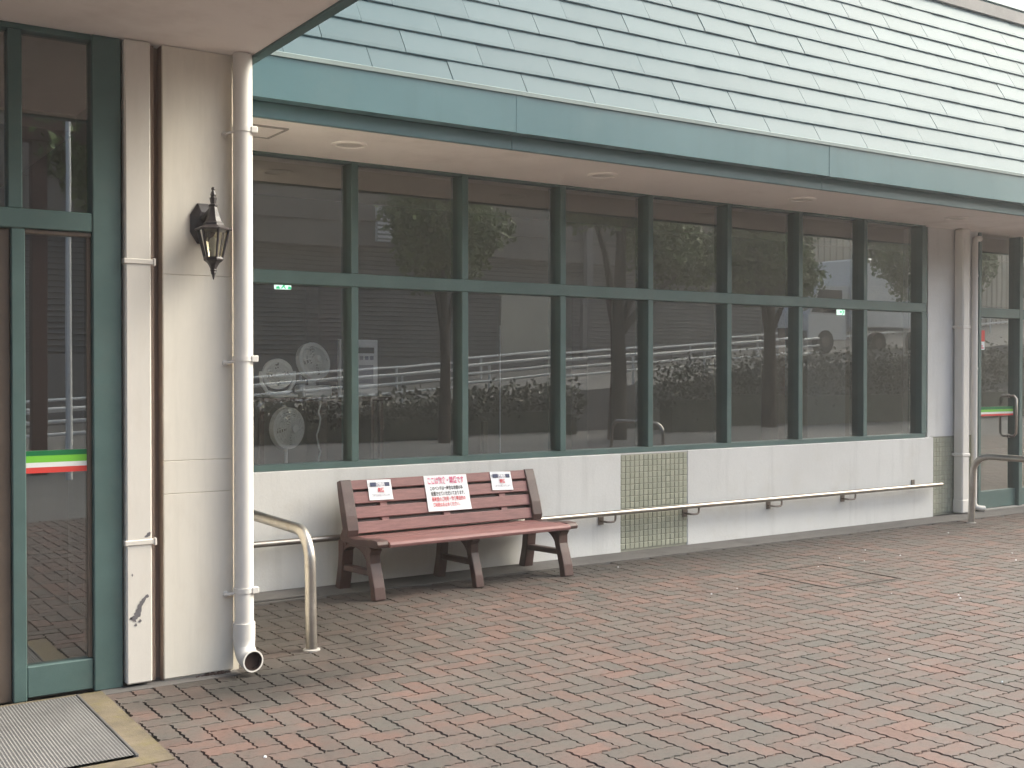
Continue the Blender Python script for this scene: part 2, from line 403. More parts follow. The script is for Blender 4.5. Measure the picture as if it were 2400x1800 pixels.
for q in sel[:300]:
    o = bpy.data.objects.new('paver', PME[q[2]])
    rot = Matrix.Rotation(R(random.gauss(0, .35)), 3, 'X') @ Matrix.Rotation(R(random.gauss(0, .25)), 3, 'Y')
    put(o, pave, (q[3], q[4], random.uniform(-.0015, .0012)), rot)
V = []; FC = []; tone = []
for q in sel[300:]:
    if q[0] == 1 and (q[4] < 1.0 and (q[3] > 14 or q[3] < -4)): pass
    vs, fs, _ = PAV[q[2]]; dz = random.uniform(-.0015, .0012); tx = random.gauss(0, .005); ty = random.gauss(0, .004)
    n0 = len(V); V += [(a+q[3], b+q[4], c+dz+a*tx+b*ty) for a, b, c in vs]
    FC += [tuple(i+n0 for i in f) for f in fs]; t = random.random(); tone += [t]*len(fs)
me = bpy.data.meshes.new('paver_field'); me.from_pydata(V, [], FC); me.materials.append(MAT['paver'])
at = me.attributes.new('tone', 'FLOAT', 'FACE'); at.data.foreach_set('value', tone)
kind(put(bpy.data.objects.new('paver_field', me), pave), 'stuff')

# concrete drain strip along the wall
strip = MB().box(2.05, XR, 6.955, YW + .01, -.05, .006).build('concrete_path', MAT['concrete']); strip['kind'] = 'structure'
strip['label'] = 'grey concrete strip along the foot of the wall'
cov = MB().cbox(2.3, 3.12, 6.985, 7.235, .007, .022, .004).build('drain_cover', MAT['concrete'])
tag(cov, 'flat grey concrete drain cover in the corner behind the steel hoop', 'drain cover')

def gp(x, y):
    d = CAM_H*2459/(y-800); u = (x-1106)/2459; th = R(CAM_YAW)
    return Vector((d*(math.sin(th)+u*math.cos(th)), d*(math.cos(th)-u*math.sin(th))))
cs = [gp(*p) for p in ((1667,1245),(1785,1226),(1922,1245),(1787,1267))]
cx_ = sum((p.x for p in cs))/4; cy_ = sum((p.y for p in cs))/4
ic = empty('inspection_cover', (cx_, cy_, 0), 'square inspection cover frame set in the paving out from the tiled panel', 'inspection cover')
hs = .36
for nm, b_ in (('edge_bar', (cx_-hs, cx_+hs, cy_-hs, cy_-hs+.012)), ('edge_bar', (cx_-hs, cx_+hs, cy_+hs-.012, cy_+hs)), ('edge_bar', (cx_-hs, cx_-hs+.012, cy_-hs+.0121, cy_+hs-.0121)), ('edge_bar', (cx_+hs-.016, cx_+hs, cy_-hs+.0121, cy_+hs-.0121))):
    MB().box(*b_, -.01, .0045).build(nm, MAT['joint'], ic)
print('COVER', cs)
# entrance mat with mossy concrete surround
me_ = MB()
me_.box(1.235, 1.345, 4.36, 5.47, -.03, .004); me_.box(-6, 1.235, 4.36, 4.455, -.03, .0035); me_.box(-6, 1.235, 5.44, 5.48, -.03, .003)
o = me_.build('mat_surround', MAT['moss_concrete'], pave)
pc = MB().box(1.345, 2.0, 5.40, 5.50, -.03, .002).build('concrete_fillet', MAT['concrete'], pave)
mt = MB()
n_r = 130
xs = np.linspace(-1.6, 1.222, 430)
vs = []; fs = []
for i, x in enumerate(xs):
    z = .008 if i % 2 else .011
    vs += [(x, 4.47, z), (x, 5.435, z)]
for i in range(len(xs)-1): fs.append((2*i, 2*i+2, 2*i+3, 2*i+1))
mt.add(vs, fs)
mat_root = empty('entrance_mat', (0, 4.95, 0), 'grey ribbed entrance mat sunk in front of the glass door', 'mat')
mt.build('ribbed_sheet', MAT['mat'], mat_root)
MB().cbox(1.222, 1.236, 4.46, 5.44, -.01, .014, .003).build('edge_trim', MAT['concrete'], mat_root)

# ------------------------------------------------------------------ the building
bld = empty('restaurant_building', (6.0, 9.0, 0), 'single storey restaurant building with teal mansard roof and long window band', 'building')
# shell
MB().box(-6, XR, 19.8, 20, -.1, 5.3).build('back_wall', MAT['white_wall'], bld)
MB().box(XR-.2, XR, YW, 19.8, -.1, 5.3).build('side_wall', MAT['white_wall'], bld)
MB().box(-6.2, -6, YD, 20, -.1, 5.3).build('side_wall', MAT['white_wall'], bld)
MB().box(-6, XR, 7.10, 20, 5.18, 5.30).build('flat_roof', MAT['concrete_pale'], bld)
# low wall
def low_wall(x0, x1):
    return MB().cbox(x0, x1, YW, YW+.22, 0, SILL, .006).build('low_wall', MAT['white_wall'], bld)
TX0, TX1 = 5.925, 6.655
low_wall(2.0, TX0); low_wall(TX1, 10.02)
tp = MB().box(TX0+.001, TX1-.001, YW+.008, YW+.22, 0, SILL-.012).build('tile_panel', MAT['grout'], bld)
TS = .0487
tme = MB().cbox(-.0222, .0222, -.004, .006, -.0222, .0222, .003).mesh('tile', MAT['tile'])
nx = 15
for i in range(nx):
    for j in range(16):
        o = bpy.data.objects.new('tile', tme)
        rot = Matrix.Rotation(R(random.gauss(0, .5)), 3, 'X') @ Matrix.Rotation(R(random.gauss(0, .5)), 3, 'Z')
        put(o, tp, (TX0 + TS*(i+.5), YW+.006, .022 + TS*(j+.5)), rot)
MB().box(TX0+.001, TX1-.001, YW+.006, YW+.22, SILL-.011, SILL-.001).build('coping', MAT['white_wall'], bld)

# pier right of the window band: tile below, white above
PY = YW + .075
pier = MB().box(10.021, 10.86, PY, PY+.3, SILL+.0, ZS).build('pier', MAT['white_wall'], bld)
tb = MB().box(10.021, 10.86, PY+.006, PY+.3, 0, SILL-.001).build('tile_panel', MAT['grout'], bld)
V = []; FC = []; tone = []
tv = [v.co[:] for v in tme.vertices]; tf = [tuple(p.vertices) for p in tme.polygons]
for i in range(17):
    for j in range(16):
        n0 = len(V); V += [(a+10.021+TS*(i+.5), b+PY+.003, c+.022+TS*(j+.5)) for a, b, c in tv]; FC += [tuple(k+n0 for k in f) for f in tf]; tone += [random.random()]*len(tf)
me = bpy.data.meshes.new('small_tiles'); me.from_pydata(V, [], FC); me.materials.append(MAT['tile'])
at = me.attributes.new('tone', 'FLOAT', 'FACE'); at.data.foreach_set('value', tone)
kind(put(bpy.data.objects.new('small_tiles', me), tb), 'stuff')

# window band: eight bays, two tiers
FY0, FY1 = YW+.03, YW+.15      # frame depth
GY = YW + .10                  # glass plane
WX0, PIT, NB = 2.63, .910, 8
def MX(i): return WX0 + PIT*i
TRZ = 2.135
win = MB().cbox(WX0-.03, MX(NB)+.02, FY0+.002, FY1, SILL, SILL+.042, .004).build('window_band', MAT['frame'], bld)
MB().cbox(WX0-.03, MX(NB)+.02, FY0+.004, FY1, ZS-.010, ZS+.01, .002).build('window_head', MAT['frame'], win)
MB().cbox(WX0-.03, MX(NB)+.02, FY0-.004, FY1+.01, TRZ-.046, TRZ+.046, .005).build('transom', MAT['frame'], win)
for i in range(NB+1):
    wd = .030 if i < NB else .045
    for z0, z1 in ((SILL+.043, TRZ-.0465), (TRZ+.0465, ZS-.0105)):
        up = z0 > 2
        MB().cbox(MX(i)-wd, MX(i)+wd*.85, FY0, FY1+.05, z0, z1, .004).build('mullion', MAT['frame'], win)
for i in range(NB):
    for z0, z1 in ((SILL+.043, TRZ-.0465), (TRZ+.0465, ZS-.0105)):
        cx, cz = MX(i)+PIT/2, (z0+z1)/2
        rot = Matrix.Rotation(R(random.gauss(0, .10)), 3, 'Z') @ Matrix.Rotation(R(random.gauss(0, .06)), 3, 'X')
        MB().add([(-PIT/2, 0, z0-cz-.01), (PIT/2, 0, z0-cz-.01), (PIT/2, 0, z1-cz+.01), (-PIT/2, 0, z1-cz+.01)], [(0,1,2,3)]).build('pane', MAT['glass'], win, loc=(cx, GY, cz), rot=rot)

# eave soffit with downlights and hatch
MB().box(2.1, XR, GF+.141, 7.62, ZS, ZS+.06).build('eave_soffit', MAT['soffit'], bld)
MB().box(2.1, XR, FY1+.12, 8.0, ZS+.06, 5.18).build('upper_wall', MAT['int_wall'], bld)
for k, x in enumerate((3.24, 5.33, 7.5, 9.66, 11.8)):
    dl = MB().lathe([(.118, 0), (.118, -.008), (.105, -.014), (.092, -.012), (.088, .0)], (x, 6.76, ZS), 28).build('downlight', MAT['soffit'], bld, True)
    MB().lathe([(.086, -.003), (.0860, -.0045), (.03, -.0065)], (x, 6.76, ZS), 20).build('diffuser', MAT['pipe_white'], dl, True)
ht = MB().cbox(2.25, 2.705, 6.535, 6.835, ZS-.006, ZS+.01, .002).build('access_hatch', MAT['soffit'], bld)
mb = MB(); mb.box(2.236, 2.249, 6.52, 6.85, ZS-.010, ZS+.004); mb.box(2.706, 2.720, 6.52, 6.85, ZS-.010, ZS+.004); mb.box(2.25, 2.705, 6.52, 6.534, ZS-.010, ZS+.004); mb.box(2.25, 2.705, 6.836, 6.85, ZS-.010, ZS+.004)
mb.build('hatch_frame', MAT['concrete_pale'], ht)

# fascia in three metre lengths
fx = [-.1, 1.17, 4.17, 7.17, 10.17, 13.17, 16.17, 19.17, 22.17, XR+.1]
prof = [(GF, 3.045), (GF, 3.298), (GF+.004, 3.299), (GF+.03, 3.300), (GF+.10, 3.295), (GF+.10, 3.10), (GF+.09, 3.045)]
for a, b in zip(fx[:-1], fx[1:]):
    if b < 2.2: continue
    a = max(a, 2.13); dx = random.uniform(-.0015, .0015)
    MB().prism([(p[0]+dx, p[1]) for p in prof], 'x', a+.0015, b-.0015).build('fascia_board', MAT['fascia'], bld)
    if a > 2.2:
        MB().prism([(p[0]-.003, p[1]+(.003 if p[1] > 3.1 else -.003)) for p in prof], 'x', a-.035, a+.035).build('joint_sleeve', MAT['fascia'], bld)
    MB().prism([(GF-.012, 3.288), (GF-.014, 3.312), (GF+.055, 3.335), (GF+.06, 3.330), (GF+.0, 3.305), (GF-.006, 3.288)], 'x', a+.0005, b-.0005).build('eave_flashing', MAT['flashing'], bld)
    MB().cbox(a+.001, b-.001, GF+.105, GF+.14, 2.955, 3.0445, .003).build('fascia_trim', MAT['fascia'], bld)
MB().box(2.13, XR, GF+.141, GF+.25, ZS+.061, 3.25).build('eave_blocking', MAT['fascia_dark'], bld)

# mansard roof of overlapping metal panels
SL = math.atan2(2, 1); s_up = Vector((0, math.cos(SL), math.sin(SL))); s_n = Vector((0, -math.sin(SL), math.cos(SL)))
R0 = Vector((0, GF+.050, 3.302)); CH = .190; PW = .567; NC = 12
L = NC*CH + .09
deck = MB()
p0 = R0 - s_n*.012; p1 = R0 + s_up*(L+.05) - s_n*.012
deck.prism([(p0.y, p0.z), (p1.y, p1.z), (p1.y+.15, p1.z-.02), (p0.y+.15, p0.z)], 'x', .6, XR)
roof = deck.build('mansard_roof', MAT['fascia_dark'], bld)
LIP = .017
def panel_mesh(wd):
    # local axes: x along eave, y up slope, z outwards
    h = wd/2 - .0018
    mb = MB()
    pr = [(0, LIP-.003), (.003, LIP), (.03, LIP), (CH+.03, .001), (CH+.03, -.004), (.03, LIP-.006), (.006, LIP-.008), (.006, .002), (0, .002)]
    return mb.prism(pr, 'x', -h, h).mesh('roof_panel', MAT['roof'])
pme = panel_mesh(PW)
rb = Matrix((Vector((1,0,0)), s_up, s_n)).transposed()
rV = []; rF = []
far = []
for c in range(NC):
    off = (.5 if c % 2 else 0)*PW + random.uniform(-.02, .02)
    i = -2
    while True:
        x = 1.13 + off + i*PW; i += 1
        if x > XR - .3: break
        if x < .9: continue
        p = R0 + s_up*(c*CH - .004) + Vector((x, 0, 0))
        rot = rb @ Matrix.Rotation(R(random.gauss(0, .22)), 3, 'X') @ Matrix.Rotation(R(random.gauss(0, .30)), 3, 'Y')
        # visible stretch of the roof
        d = fwd.x*p.x + fwd.y*p.y; r = rgt.x*p.x + rgt.y*p.y
        if x < 12.6 - .0*c and (F_*r/d) < .53:
            put(bpy.data.objects.new('roof_panel', pme), roof, p, rot)
        else: far.append((p, rot))
for p, rot in far:
    n0 = len(rV); rV += [tuple(p + rot @ v.co) for v in pme.vertices]; rF += [tuple(i+n0 for i in f.vertices) for f in pme.polygons]
me = bpy.data.meshes.new('far_panels'); me.from_pydata(rV, [], rF); me.materials.append(MAT['roof'])
kind(put(bpy.data.objects.new('far_panels', me), roof), 'stuff')
# ridge flashing
pe = R0 + s_up*L
MB().prism([(pe.y-.022, pe.z-.022), (pe.y+.050, pe.z+.090), (pe.y+.075, pe.z+.10), (pe.y+.25, pe.z+.105), (pe.y+.25, pe.z-.1), (pe.y+.03, pe.z-.03)], 'x', .6, XR).build('ridge_flashing', MAT['roof'], bld)
MB().cbox(.6, XR, pe.y+.13, pe.y+.20, pe.z+.09, pe.z+.112, .004).build('ridge_cap', MAT['roof'], bld)

# ------------------------------------------------------------------ entrance wing
# soffit and canopy
CX1, CY0 = 2.07, 3.62
MB().box(-6, CX1-.001, CY0+.05, 7.3, ZC, ZC+.06).build('canopy_soffit', MAT['soffit'], bld)
mb = MB(); mb.box(CX1, CX1+.05, CY0, 6.14, ZC-.012, ZC+.30); mb.build('canopy_fascia', MAT['fascia_dark'], bld)
MB().box(-6, CX1-.001, CY0, CY0+.05, ZC-.012, ZC+.30).build('canopy_fascia', MAT['fascia'], bld)
cr = MB().prism([(CY0+.03, ZC+.301), (CY0+1.1, 5.3), (7.3, 5.3), (7.3, ZC+.301)], 'x', -6, CX1+.03).build('canopy_roof', MAT['fascia'], bld)
# side return of the wing towards the window band
MB().box(1.66, 2.02, YD+.001, YW+.3, 0, ZC-.001).build('wing_return', MAT['cream'], bld)
# pilaster face in panels with seams
def zp(y, d=5.6): return 1.5 + (800-y)/2459*d
zs_ = [0.0, zp(1062), zp(992), zp(597), ZC-.002]
for a, b in zip(zs_[:-1], zs_[1:]):
    MB().cbox(1.640, 1.985, YD-.025, YD+.02, a+.0006 + (.012 if a == 0 else 0), b-.0006, .0022).build('pilaster_panel', MAT['cream'], bld)
MB().box(1.645, 1.98, YD-.012, YD+.02, 0, ZC).build('pilaster_core', MAT['cream'], bld)
# crumbled render and dirt along the foot of the pilaster
mb = MB()
for k in range(26):
    x = 1.80 + .0065*k + random.uniform(-.006, .006); s = random.uniform(.004, .013)*(1 if 4 < k < 20 else .6)
    mb.lathe([(s*1.1, 0), (s, s*.7), (s*.4, s*1.2)], (x, YD-.034+random.uniform(-.006, .006), .001), 6, random.random())
mb.build('crumbled_render', MAT['dark_hole'], bld)
# recessed brown backing and jambs
MB().box(1.44, 1.66, YD+.06, YD+.12, 0, ZC-.001).build('recess_back', MAT['brown_gap'], bld)
MB().box(1.6395, 1.6445, YD-.01, YD+.06, 0, ZC-.002).build('recess_jamb', MAT['brown_gap'], bld)
MB().cbox(1.592, 1.612, YD+.02, YD+.06, 0, ZC-.002, .003).build('recess_jamb', MAT['brown_gap'], bld)
# glazed entrance
dr = MB().cbox(1.317, 1.449, YD-.015, YD+.10, .0, ZC-.002, .005).build('entrance_glazing', MAT['frame'], bld)
zt = 2.185
MB().cbox(.967, 1.025, YD-.008, YD+.09, .0, zt-.045, .004).build('door_stile', MAT['frame'], dr)
MB().cbox(.955, 1.015, YD-.008, YD+.09, zt+.045, ZC-.03, .004).build('mullion', MAT['frame'], dr)
MB().cbox(-5.9, 1.3165, YD-.012, YD+.09, zt-.0445, zt+.0445, .005).build('transom', MAT['frame'], dr)
MB().cbox(-5.9, 1.3165, YD-.006, YD+.09, ZC-.029, ZC-.002, .003).build('head_rail', MAT['frame'], dr)
MB().cbox(1.0255, 1.3165, YD-.004, YD+.07, .012, .155, .005).build('bottom_rail', MAT['frame'], dr)
MB().cbox(1.0255, 1.3165, YD+.004, YD+.07, zt-.065, zt-.045, .003).build('glazing_bead', MAT['brown_door'], dr)
MB().cbox(1.296, 1.3165, YD+.016, YD+.07, .156, zt-.066, .003).build('glazing_bead', MAT['brown_door'], dr)
MB().cbox(.905, .9655, YD+.02, YD+.085, .0, zt-.046, .004).build('sliding_stile', MAT['brown_door'], dr)
MB().cbox(.1, .9045, YD+.02, YD+.085, .0, .14, .004).build('sliding_rail', MAT['brown_door'], dr)
for (x0, x1, z0, z1, y) in ((1.025, 1.317, .155, zt-.045, YD+.03), (1.015, 1.317, zt+.045, ZC-.03, YD+.03), (-3, .905, .14, zt-.045, YD+.05), (-3, .955, zt+.045, ZC-.03, YD+.03)):
    cx, cz = (x0+x1)/2, (z0+z1)/2
    MB().add([(x0-cx, 0, z0-cz), (x1-cx, 0, z0-cz), (x1-cx, 0, z1-cz), (x0-cx, 0, z1-cz)], [(0,1,2,3)]).build('pane', MAT['glass'], dr, loc=(cx, y, cz))
def strip3(x0, x1, y, zt_, hts, parent, yr=0):
    z = zt_
    for nm, h in zip(('strip_dark', 'strip_lime', 'strip_white', 'strip_red'), hts):
        MB().box(x0, x1, y-.002, y, z-h+.0003, z).build(nm.replace('strip', 'colour_band').replace('_dark', '').replace('_lime', '').replace('_white', '').replace('_red', ''), MAT[nm], parent); z -= h
ts = MB().box(1.022, 1.319, YD+.0265, YD+.029, 1.030, 1.133).build('safety_strip', MAT['strip_white'])
tag(ts, 'green white and red tricolour strip across the entrance glass beside the mat', 'safety strip')
strip3(1.022, 1.319, YD+.026, 1.133, (.024, .031, .022, .026), ts)
# dark lobby behind
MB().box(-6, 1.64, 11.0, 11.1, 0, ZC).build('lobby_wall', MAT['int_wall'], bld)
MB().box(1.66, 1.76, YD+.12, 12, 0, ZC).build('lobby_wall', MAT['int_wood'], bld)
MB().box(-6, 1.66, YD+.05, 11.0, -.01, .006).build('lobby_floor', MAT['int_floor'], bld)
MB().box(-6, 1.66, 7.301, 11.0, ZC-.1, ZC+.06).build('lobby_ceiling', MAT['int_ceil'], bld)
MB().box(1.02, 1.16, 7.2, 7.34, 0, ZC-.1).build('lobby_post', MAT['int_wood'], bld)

# rectangular downpipe beside the entrance
rp = empty('square_downpipe', (1.517, YD-.02, 0), 'flat cream box downpipe with chipped paint beside the glass door', 'downpipe')
MB().cbox(1.457, 1.578, YD-.045, YD+.058, .015, ZC-.004, .007).build('pipe_shaft', MAT['pipe'], rp)
for z in (zp(568, 5.45), zp(1168, 5.45)):
    c = MB().cbox(1.449, 1.588, YD-.051, YD+.06, z-.013, z+.013, .004).build('clamp_band', MAT['pipe'], rp)
    MB().cbox(1.586, 1.598, YD-.055, YD-.03, z-.018, z+.018, .003).build('clamp_lug', MAT['pipe'], c)
def chip(poly, name='paint_chip'):
    mb = MB(); n = len(poly)
    mb.add([(x, YD-.0466, z) for x, z in poly], [tuple(range(n))]); return mb.build(name, MAT['chip'], rp)
def ragged(path, wd):
    up = []; dn = []
    for i, (x, z) in enumerate(path):
        t = Vector(path[min(i+1, len(path)-1)]) - Vector(path[max(i-1, 0)]); t.normalize(); n_ = Vector((-t.y, t.x))
        w1, w2 = wd[i]*random.uniform(.6, 1.3), wd[i]*random.uniform(.6, 1.3)
        up.append((x+n_.x*w1, z+n_.y*w1)); dn.append((x-n_.x*w2, z-n_.y*w2))
    return up + dn[::-1]
def vx(x, y, Y=YD-.045):
    u = (x-1106)/2459; th = R(CAM_YAW); d = Y/(math.cos(th)-u*math.sin(th))
    return d*(math.sin(th)+u*math.cos(th)), 1.5+(800-y)/2459*d
pth = [(319,1287),(312,1291),(306,1300),(301,1309),(298,1320),(294,1330),(288,1338),(284,1345)]
fine = []
for i in range(len(pth)-1):
    for t in (0, .33, .66): fine.append((pth[i][0]+(pth[i+1][0]-pth[i][0])*t, pth[i][1]+(pth[i+1][1]-pth[i][1])*t))
pw_ = [vx(*p) for p in fine]
chip(ragged(pw_, [.004+.010*(i/len(pw_)) + .004*random.random() for i in range(len(pw_))]))
for cx, cy, r_ in ((300,1342,.008),(281,1337,.007),(291,1352,.009)):
    x, z = vx(cx, cy); chip([(x+r_*random.uniform(.5,1.2)*math.cos(a), z+r_*random.uniform(.5,1.2)*math.sin(a)) for a in np.linspace(0, 5.6, 9)])
chip(ragged([vx(*p) for p in ((323,1150),(320,1155),(316,1158),(311,1160))], [.004,.008,.006,.003]))
chip([vx(*p) for p in ((284,1240),(286,1243),(284,1247),(282,1243))])

# round downpipe at the corner, with elbow
PX, PYc, PR = 2.020, YD-.075, .0475
rd = empty('round_downpipe', (PX, PYc, 0), 'white round downpipe on the pilaster corner ending in an open elbow', 'downpipe')
MB().tube([(PX, PYc, .16), (PX, PYc, 1.0), (PX, PYc, 2.0), (PX, PYc, ZC-.004)], PR, 28).build('pipe_shaft', MAT['pipe_white'], rd, True)
# elbow turning to the lot (towards -Y, slightly to +X)
ed = Vector((.10, -1, 0)).normalized()
pts = [Vector((PX, PYc, .215)), Vector((PX, PYc, .165))]
ER = .075
for k in range(1, 8):
    a = R(84*k/7); pts.append(Vector((PX, PYc, .150)) + ed*ER*(1-math.cos(a)) + Vector((0,0,-ER*math.sin(a))))
pts.append(pts[-1] + ed*.03)
eo = MB().tube(pts, [PR+.006]*2 + [PR+.004]*(len(pts)-3) + [PR+.004], 28, cap=False).build('elbow', MAT['pipe_white'], rd, True)
MB().tube([pts[-1]-ed*.03, pts[-1]+ed*.0005], [PR-.003, PR-.001], 28, cap=False).build('elbow_lining', MAT['dark_hole'], eo, True)
mb = MB(); q = pts[-1]; mb.tube([q-ed*.028, q-ed*.0275], PR-.003, 28); mb.build('elbow_dark', MAT['dark_hole'], eo)
mb = MB(); mb.tube([q-ed*.014, q+ed*.002], PR+.0065, 28, cap=False); mb.tube([q+ed*.002, q+ed*.0022], [PR+.0065, PR-.001], 28, cap=False); mb.build('elbow_rim', MAT['pipe_white'], eo, True)
MB().tube([(PX, PYc, .18), (PX, PYc, .25)], PR+.007, 28).build('collar', MAT['pipe_white'], rd, True)
for y in (281, 775, 1276):
    z = 1.5+(800-y)/2459*5.62
    c = MB().tube([(PX, PYc, z-.012), (PX, PYc, z+.012)], PR+.004, 28).build('clamp_band', MAT['pipe_white'], rd, True)
    mb = MB(); mb.cbox(PX+.025, PX+.060, PYc-.050, PYc-.02, z-.016, z+.016, .003); mb.build('clamp_lug', MAT['pipe_white'], c)
    MB().tube([(PX-.075, YD-.028, z-.022), (PX-.075, YD-.045, z-.022), (PX-.045, PYc, z-.012)], .008, 8).build('clamp_arm', MAT['pipe_white'], c, True)
    MB().lathe([(.016, 0), (.015, .010), (.006, .013)], (0, 0, 0), 12).build('clamp_bolt', MAT['pipe_white'], c, True, loc=(PX-.075, YD-.024, z-.022), rot=Matrix.Rotation(R(90), 3, 'X'))

# ------------------------------------------------------------------ wall lantern
LX, LY = 1.846, YD-.145
ln = empty('wall_lantern', (1.83, YD-.03, 2.2), 'black hexagonal wall lantern on the cream pilaster', 'wall lamp')
# back plate: elongated octagon, domed
def octa(w_, h_, k=.42):
    return [(-w_*k, h_), (w_*k, h_), (w_, h_*k), (w_, -h_*k), (w_*k, -h_), (-w_*k, -h_), (-w_, -h_*k), (-w_, h_*k)]
mb = MB(); n = 8; zc = 2.215; xc = 1.832
rings = [(octa(.062, .098), YD-.0255), (octa(.062, .098), YD-.036), (octa(.050, .082), YD-.046), (octa(.034, .055), YD-.056)]
vs = [(xc+p[0], y, zc+p[1]) for rg, y in rings for p in rg]
fs = [tuple(range(n))] + [(i*n+k, i*n+(k+1) % n, (i+1)*n+(k+1) % n, (i+1)*n+k) for i in range(3) for k in range(n)] + [tuple(3*n+k for k in range(n))]
mb.add(vs, fs).build('back_plate', MAT['black_iron'], ln)
MB().tube([(xc, YD-.05, 2.235), (LX-.004, YD-.09, 2.262), (LX, LY, 2.282)], [.02, .014, .013], 10).build('bracket_arm', MAT['black_iron'], ln, True)
zl = 2.178
MB().lathe([(.088, -.006), (.090, 0), (.064, .013), (.050, .018), (.048, .030), (.040, .036), (.030, .060), (.020, .098), (.017, .108), (.022, .112), (.022, .118), (.013, .124), (.015, .134), (.018, .150), (.011, .156), (.014, .166), (.011, .176), (.006, .186), (.010, .192), (.009, .198), (.003, .203)], (LX, LY, zl), 6, R(30)).build('lantern_cap', MAT['black_iron'], ln)
zb = 2.036
MB().lathe([(.045, .008), (.048, 0), (.046, -.008), (.030, -.020), (.022, -.032), (.014, -.050), (.017, -.054), (.012, -.062), (.0135, -.066), (.008, -.078), (.002, -.100)], (LX, LY, zb), 6, R(30)).build('lantern_base', MAT['black_iron'], ln)
for k in range(6):
    a = R(30+60*k); b = R(90+60*k)
    t0 = Vector((LX+.074*math.cos(a), LY+.074*math.sin(a), zl-.004)); t1 = Vector((LX+.042*math.cos(a), LY+.042*math.sin(a), zb+.004))
    u0 = Vector((LX+.074*math.cos(b), LY+.074*math.sin(b), zl-.004)); u1 = Vector((LX+.042*math.cos(b), LY+.042*math.sin(b), zb+.004))
    MB().tube([t0, t1], [.0062, .0055], 6).build('glazing_bar', MAT['black_iron'], ln)
    c = Vector((LX, LY, 0)); sh = lambda v: v + (Vector((c.x, c.y, v.z))-v)*.04
    MB().add([sh(t0), sh(u0), sh(u1), sh(t1)], [(0,1,2,3)]).build('lantern_pane', MAT['lamp_glass'], ln)
MB().lathe([(.008, 0), (.012, .004), (.012, .035), (.02, .05), (.024, .07), (.016, .092), (.002, .10)], (LX, LY, zb+.006), 12).build('bulb', MAT['ink_white'], ln, True)

# ------------------------------------------------------------------ handrail on the low wall
HZ, HY = .347, YW-.085
hr = empty('wall_handrail', (6.4, HY, HZ), 'long low steel handrail fixed along the white wall', 'handrail')
MB().tube([(2.2, HY, HZ), (4, HY, HZ), (7, HY, HZ), (10.035, HY, HZ-.004)], .0215, 16).build('rail', MAT['steel'], hr, True)
MB().lathe([(.0195, 0), (.019, .004), (.010, .006)], (0,0,0), 16).build('rail_cap', MAT['steel'], hr, True, loc=(10.035, HY, HZ-.004), rot=Matrix.Rotation(R(90), 3, 'Y'))
for x in (3.82, 4.79, 5.77, 6.68, 7.69, 8.69):
    pl = MB().cbox(x-.085, x-.030, YW-.007, YW+.001, HZ-.098, HZ-.033, .002).build('bracket_plate', MAT['bracket'], hr)
    ar = [(x-.057, YW-.004, HZ-.068), (x-.057, YW-.035, HZ-.070), (x-.045, HY+.012, HZ-.071), (x-.02, HY, HZ-.071), (x+.012, HY, HZ-.070), (x+.025, HY, HZ-.060), (x+.028, HY, HZ-.045), (x+.028, HY, HZ-.012)]
    MB().tube(ar, .0085, 8).build('bracket_arm', MAT['bracket'], hr, True)
MB().cbox(9.66, 9.71, YW-.008, YW+.001, HZ-.02, HZ+.055, .002).build('bracket_plate', MAT['bracket'], hr)
MB().tube([(9.685, YW-.006, HZ+.0), (9.685, HY, HZ)], .009, 8).build('bracket_arm', MAT['bracket'], hr, True)

# ------------------------------------------------------------------ steel hoops
def hoop(x, y0, y1, zt_, r, label, mat='steel_worn', rb_=.17):
    h = empty('steel_hoop', (x, (y0+y1)/2, 0), label, 'barrier hoop', 'steel hoops by the entrances')
    p = [(x, y0, 0.0), (x, y0+.008, .2), (x, y0+.012, zt_-rb_-.05)]
    p += [(x, q[1], q[2]) for q in arc((y0+.015+rb_, zt_-rb_), rb_, 180, 98, 8, 'yz')]
    p += [(x, y1-.015-rb_, zt_+.004)] if y1-y0 > 2.2*rb_ else []
    p += [(x, q[1], q[2]) for q in arc((y1-.015-rb_, zt_-rb_), rb_, 82, 0, 8, 'yz')]
    p += [(x, y1-.012, zt_-rb_-.05), (x, y1, 0.0)]
    MB().tube(p, r, 18).build('bent_tube', MAT[mat], h, True)
    for y in (y0, y1):
        MB().lathe([(r+.016, -.01), (r+.015, .005), (r+.004, .008)], (x, y, 0), 18).build('foot_collar', MAT['concrete_pale'], h, True)
hoop(2.485, 5.665, 6.86, .632, .031, 'bent steel hoop between the round downpipe and the red bench')
hoop(9.97, 5.45, 6.80, .66, .031, 'bent steel hoop before the second glass door at the far end')
hoop(11.6, .35, 1.55, .70, .0285, 'bent steel hoop standing out on the paving away from the wall')

# ------------------------------------------------------------------ bench
BR = empty('park_bench', (4.15, 6.9, 0), 'red brown slatted bench with dark frames and three notices against the wall', 'bench')
bt = Matrix.Translation((4.15, 6.90, 0)) @ Matrix.Rotation(R(1.3), 4, 'Z')
def bpart(mb, name, mat, smooth=False, parent=None):
    mb.xform(bt); return mb.build(name, mat, parent or BR, smooth)
def curve_strip(path, wid):
    a = []; b = []
    for i, p in enumerate(path):
        t = (Vector(path[min(i+1, len(path)-1)]) - Vector(path[max(i-1, 0)])).normalized(); n_ = Vector((-t.y, t.x))
        w_ = wid[i]/2; a.append((p[0]+n_.x*w_, p[1]+n_.y*w_)); b.append((p[0]-n_.x*w_, p[1]-n_.y*w_))
    return a + b[::-1]
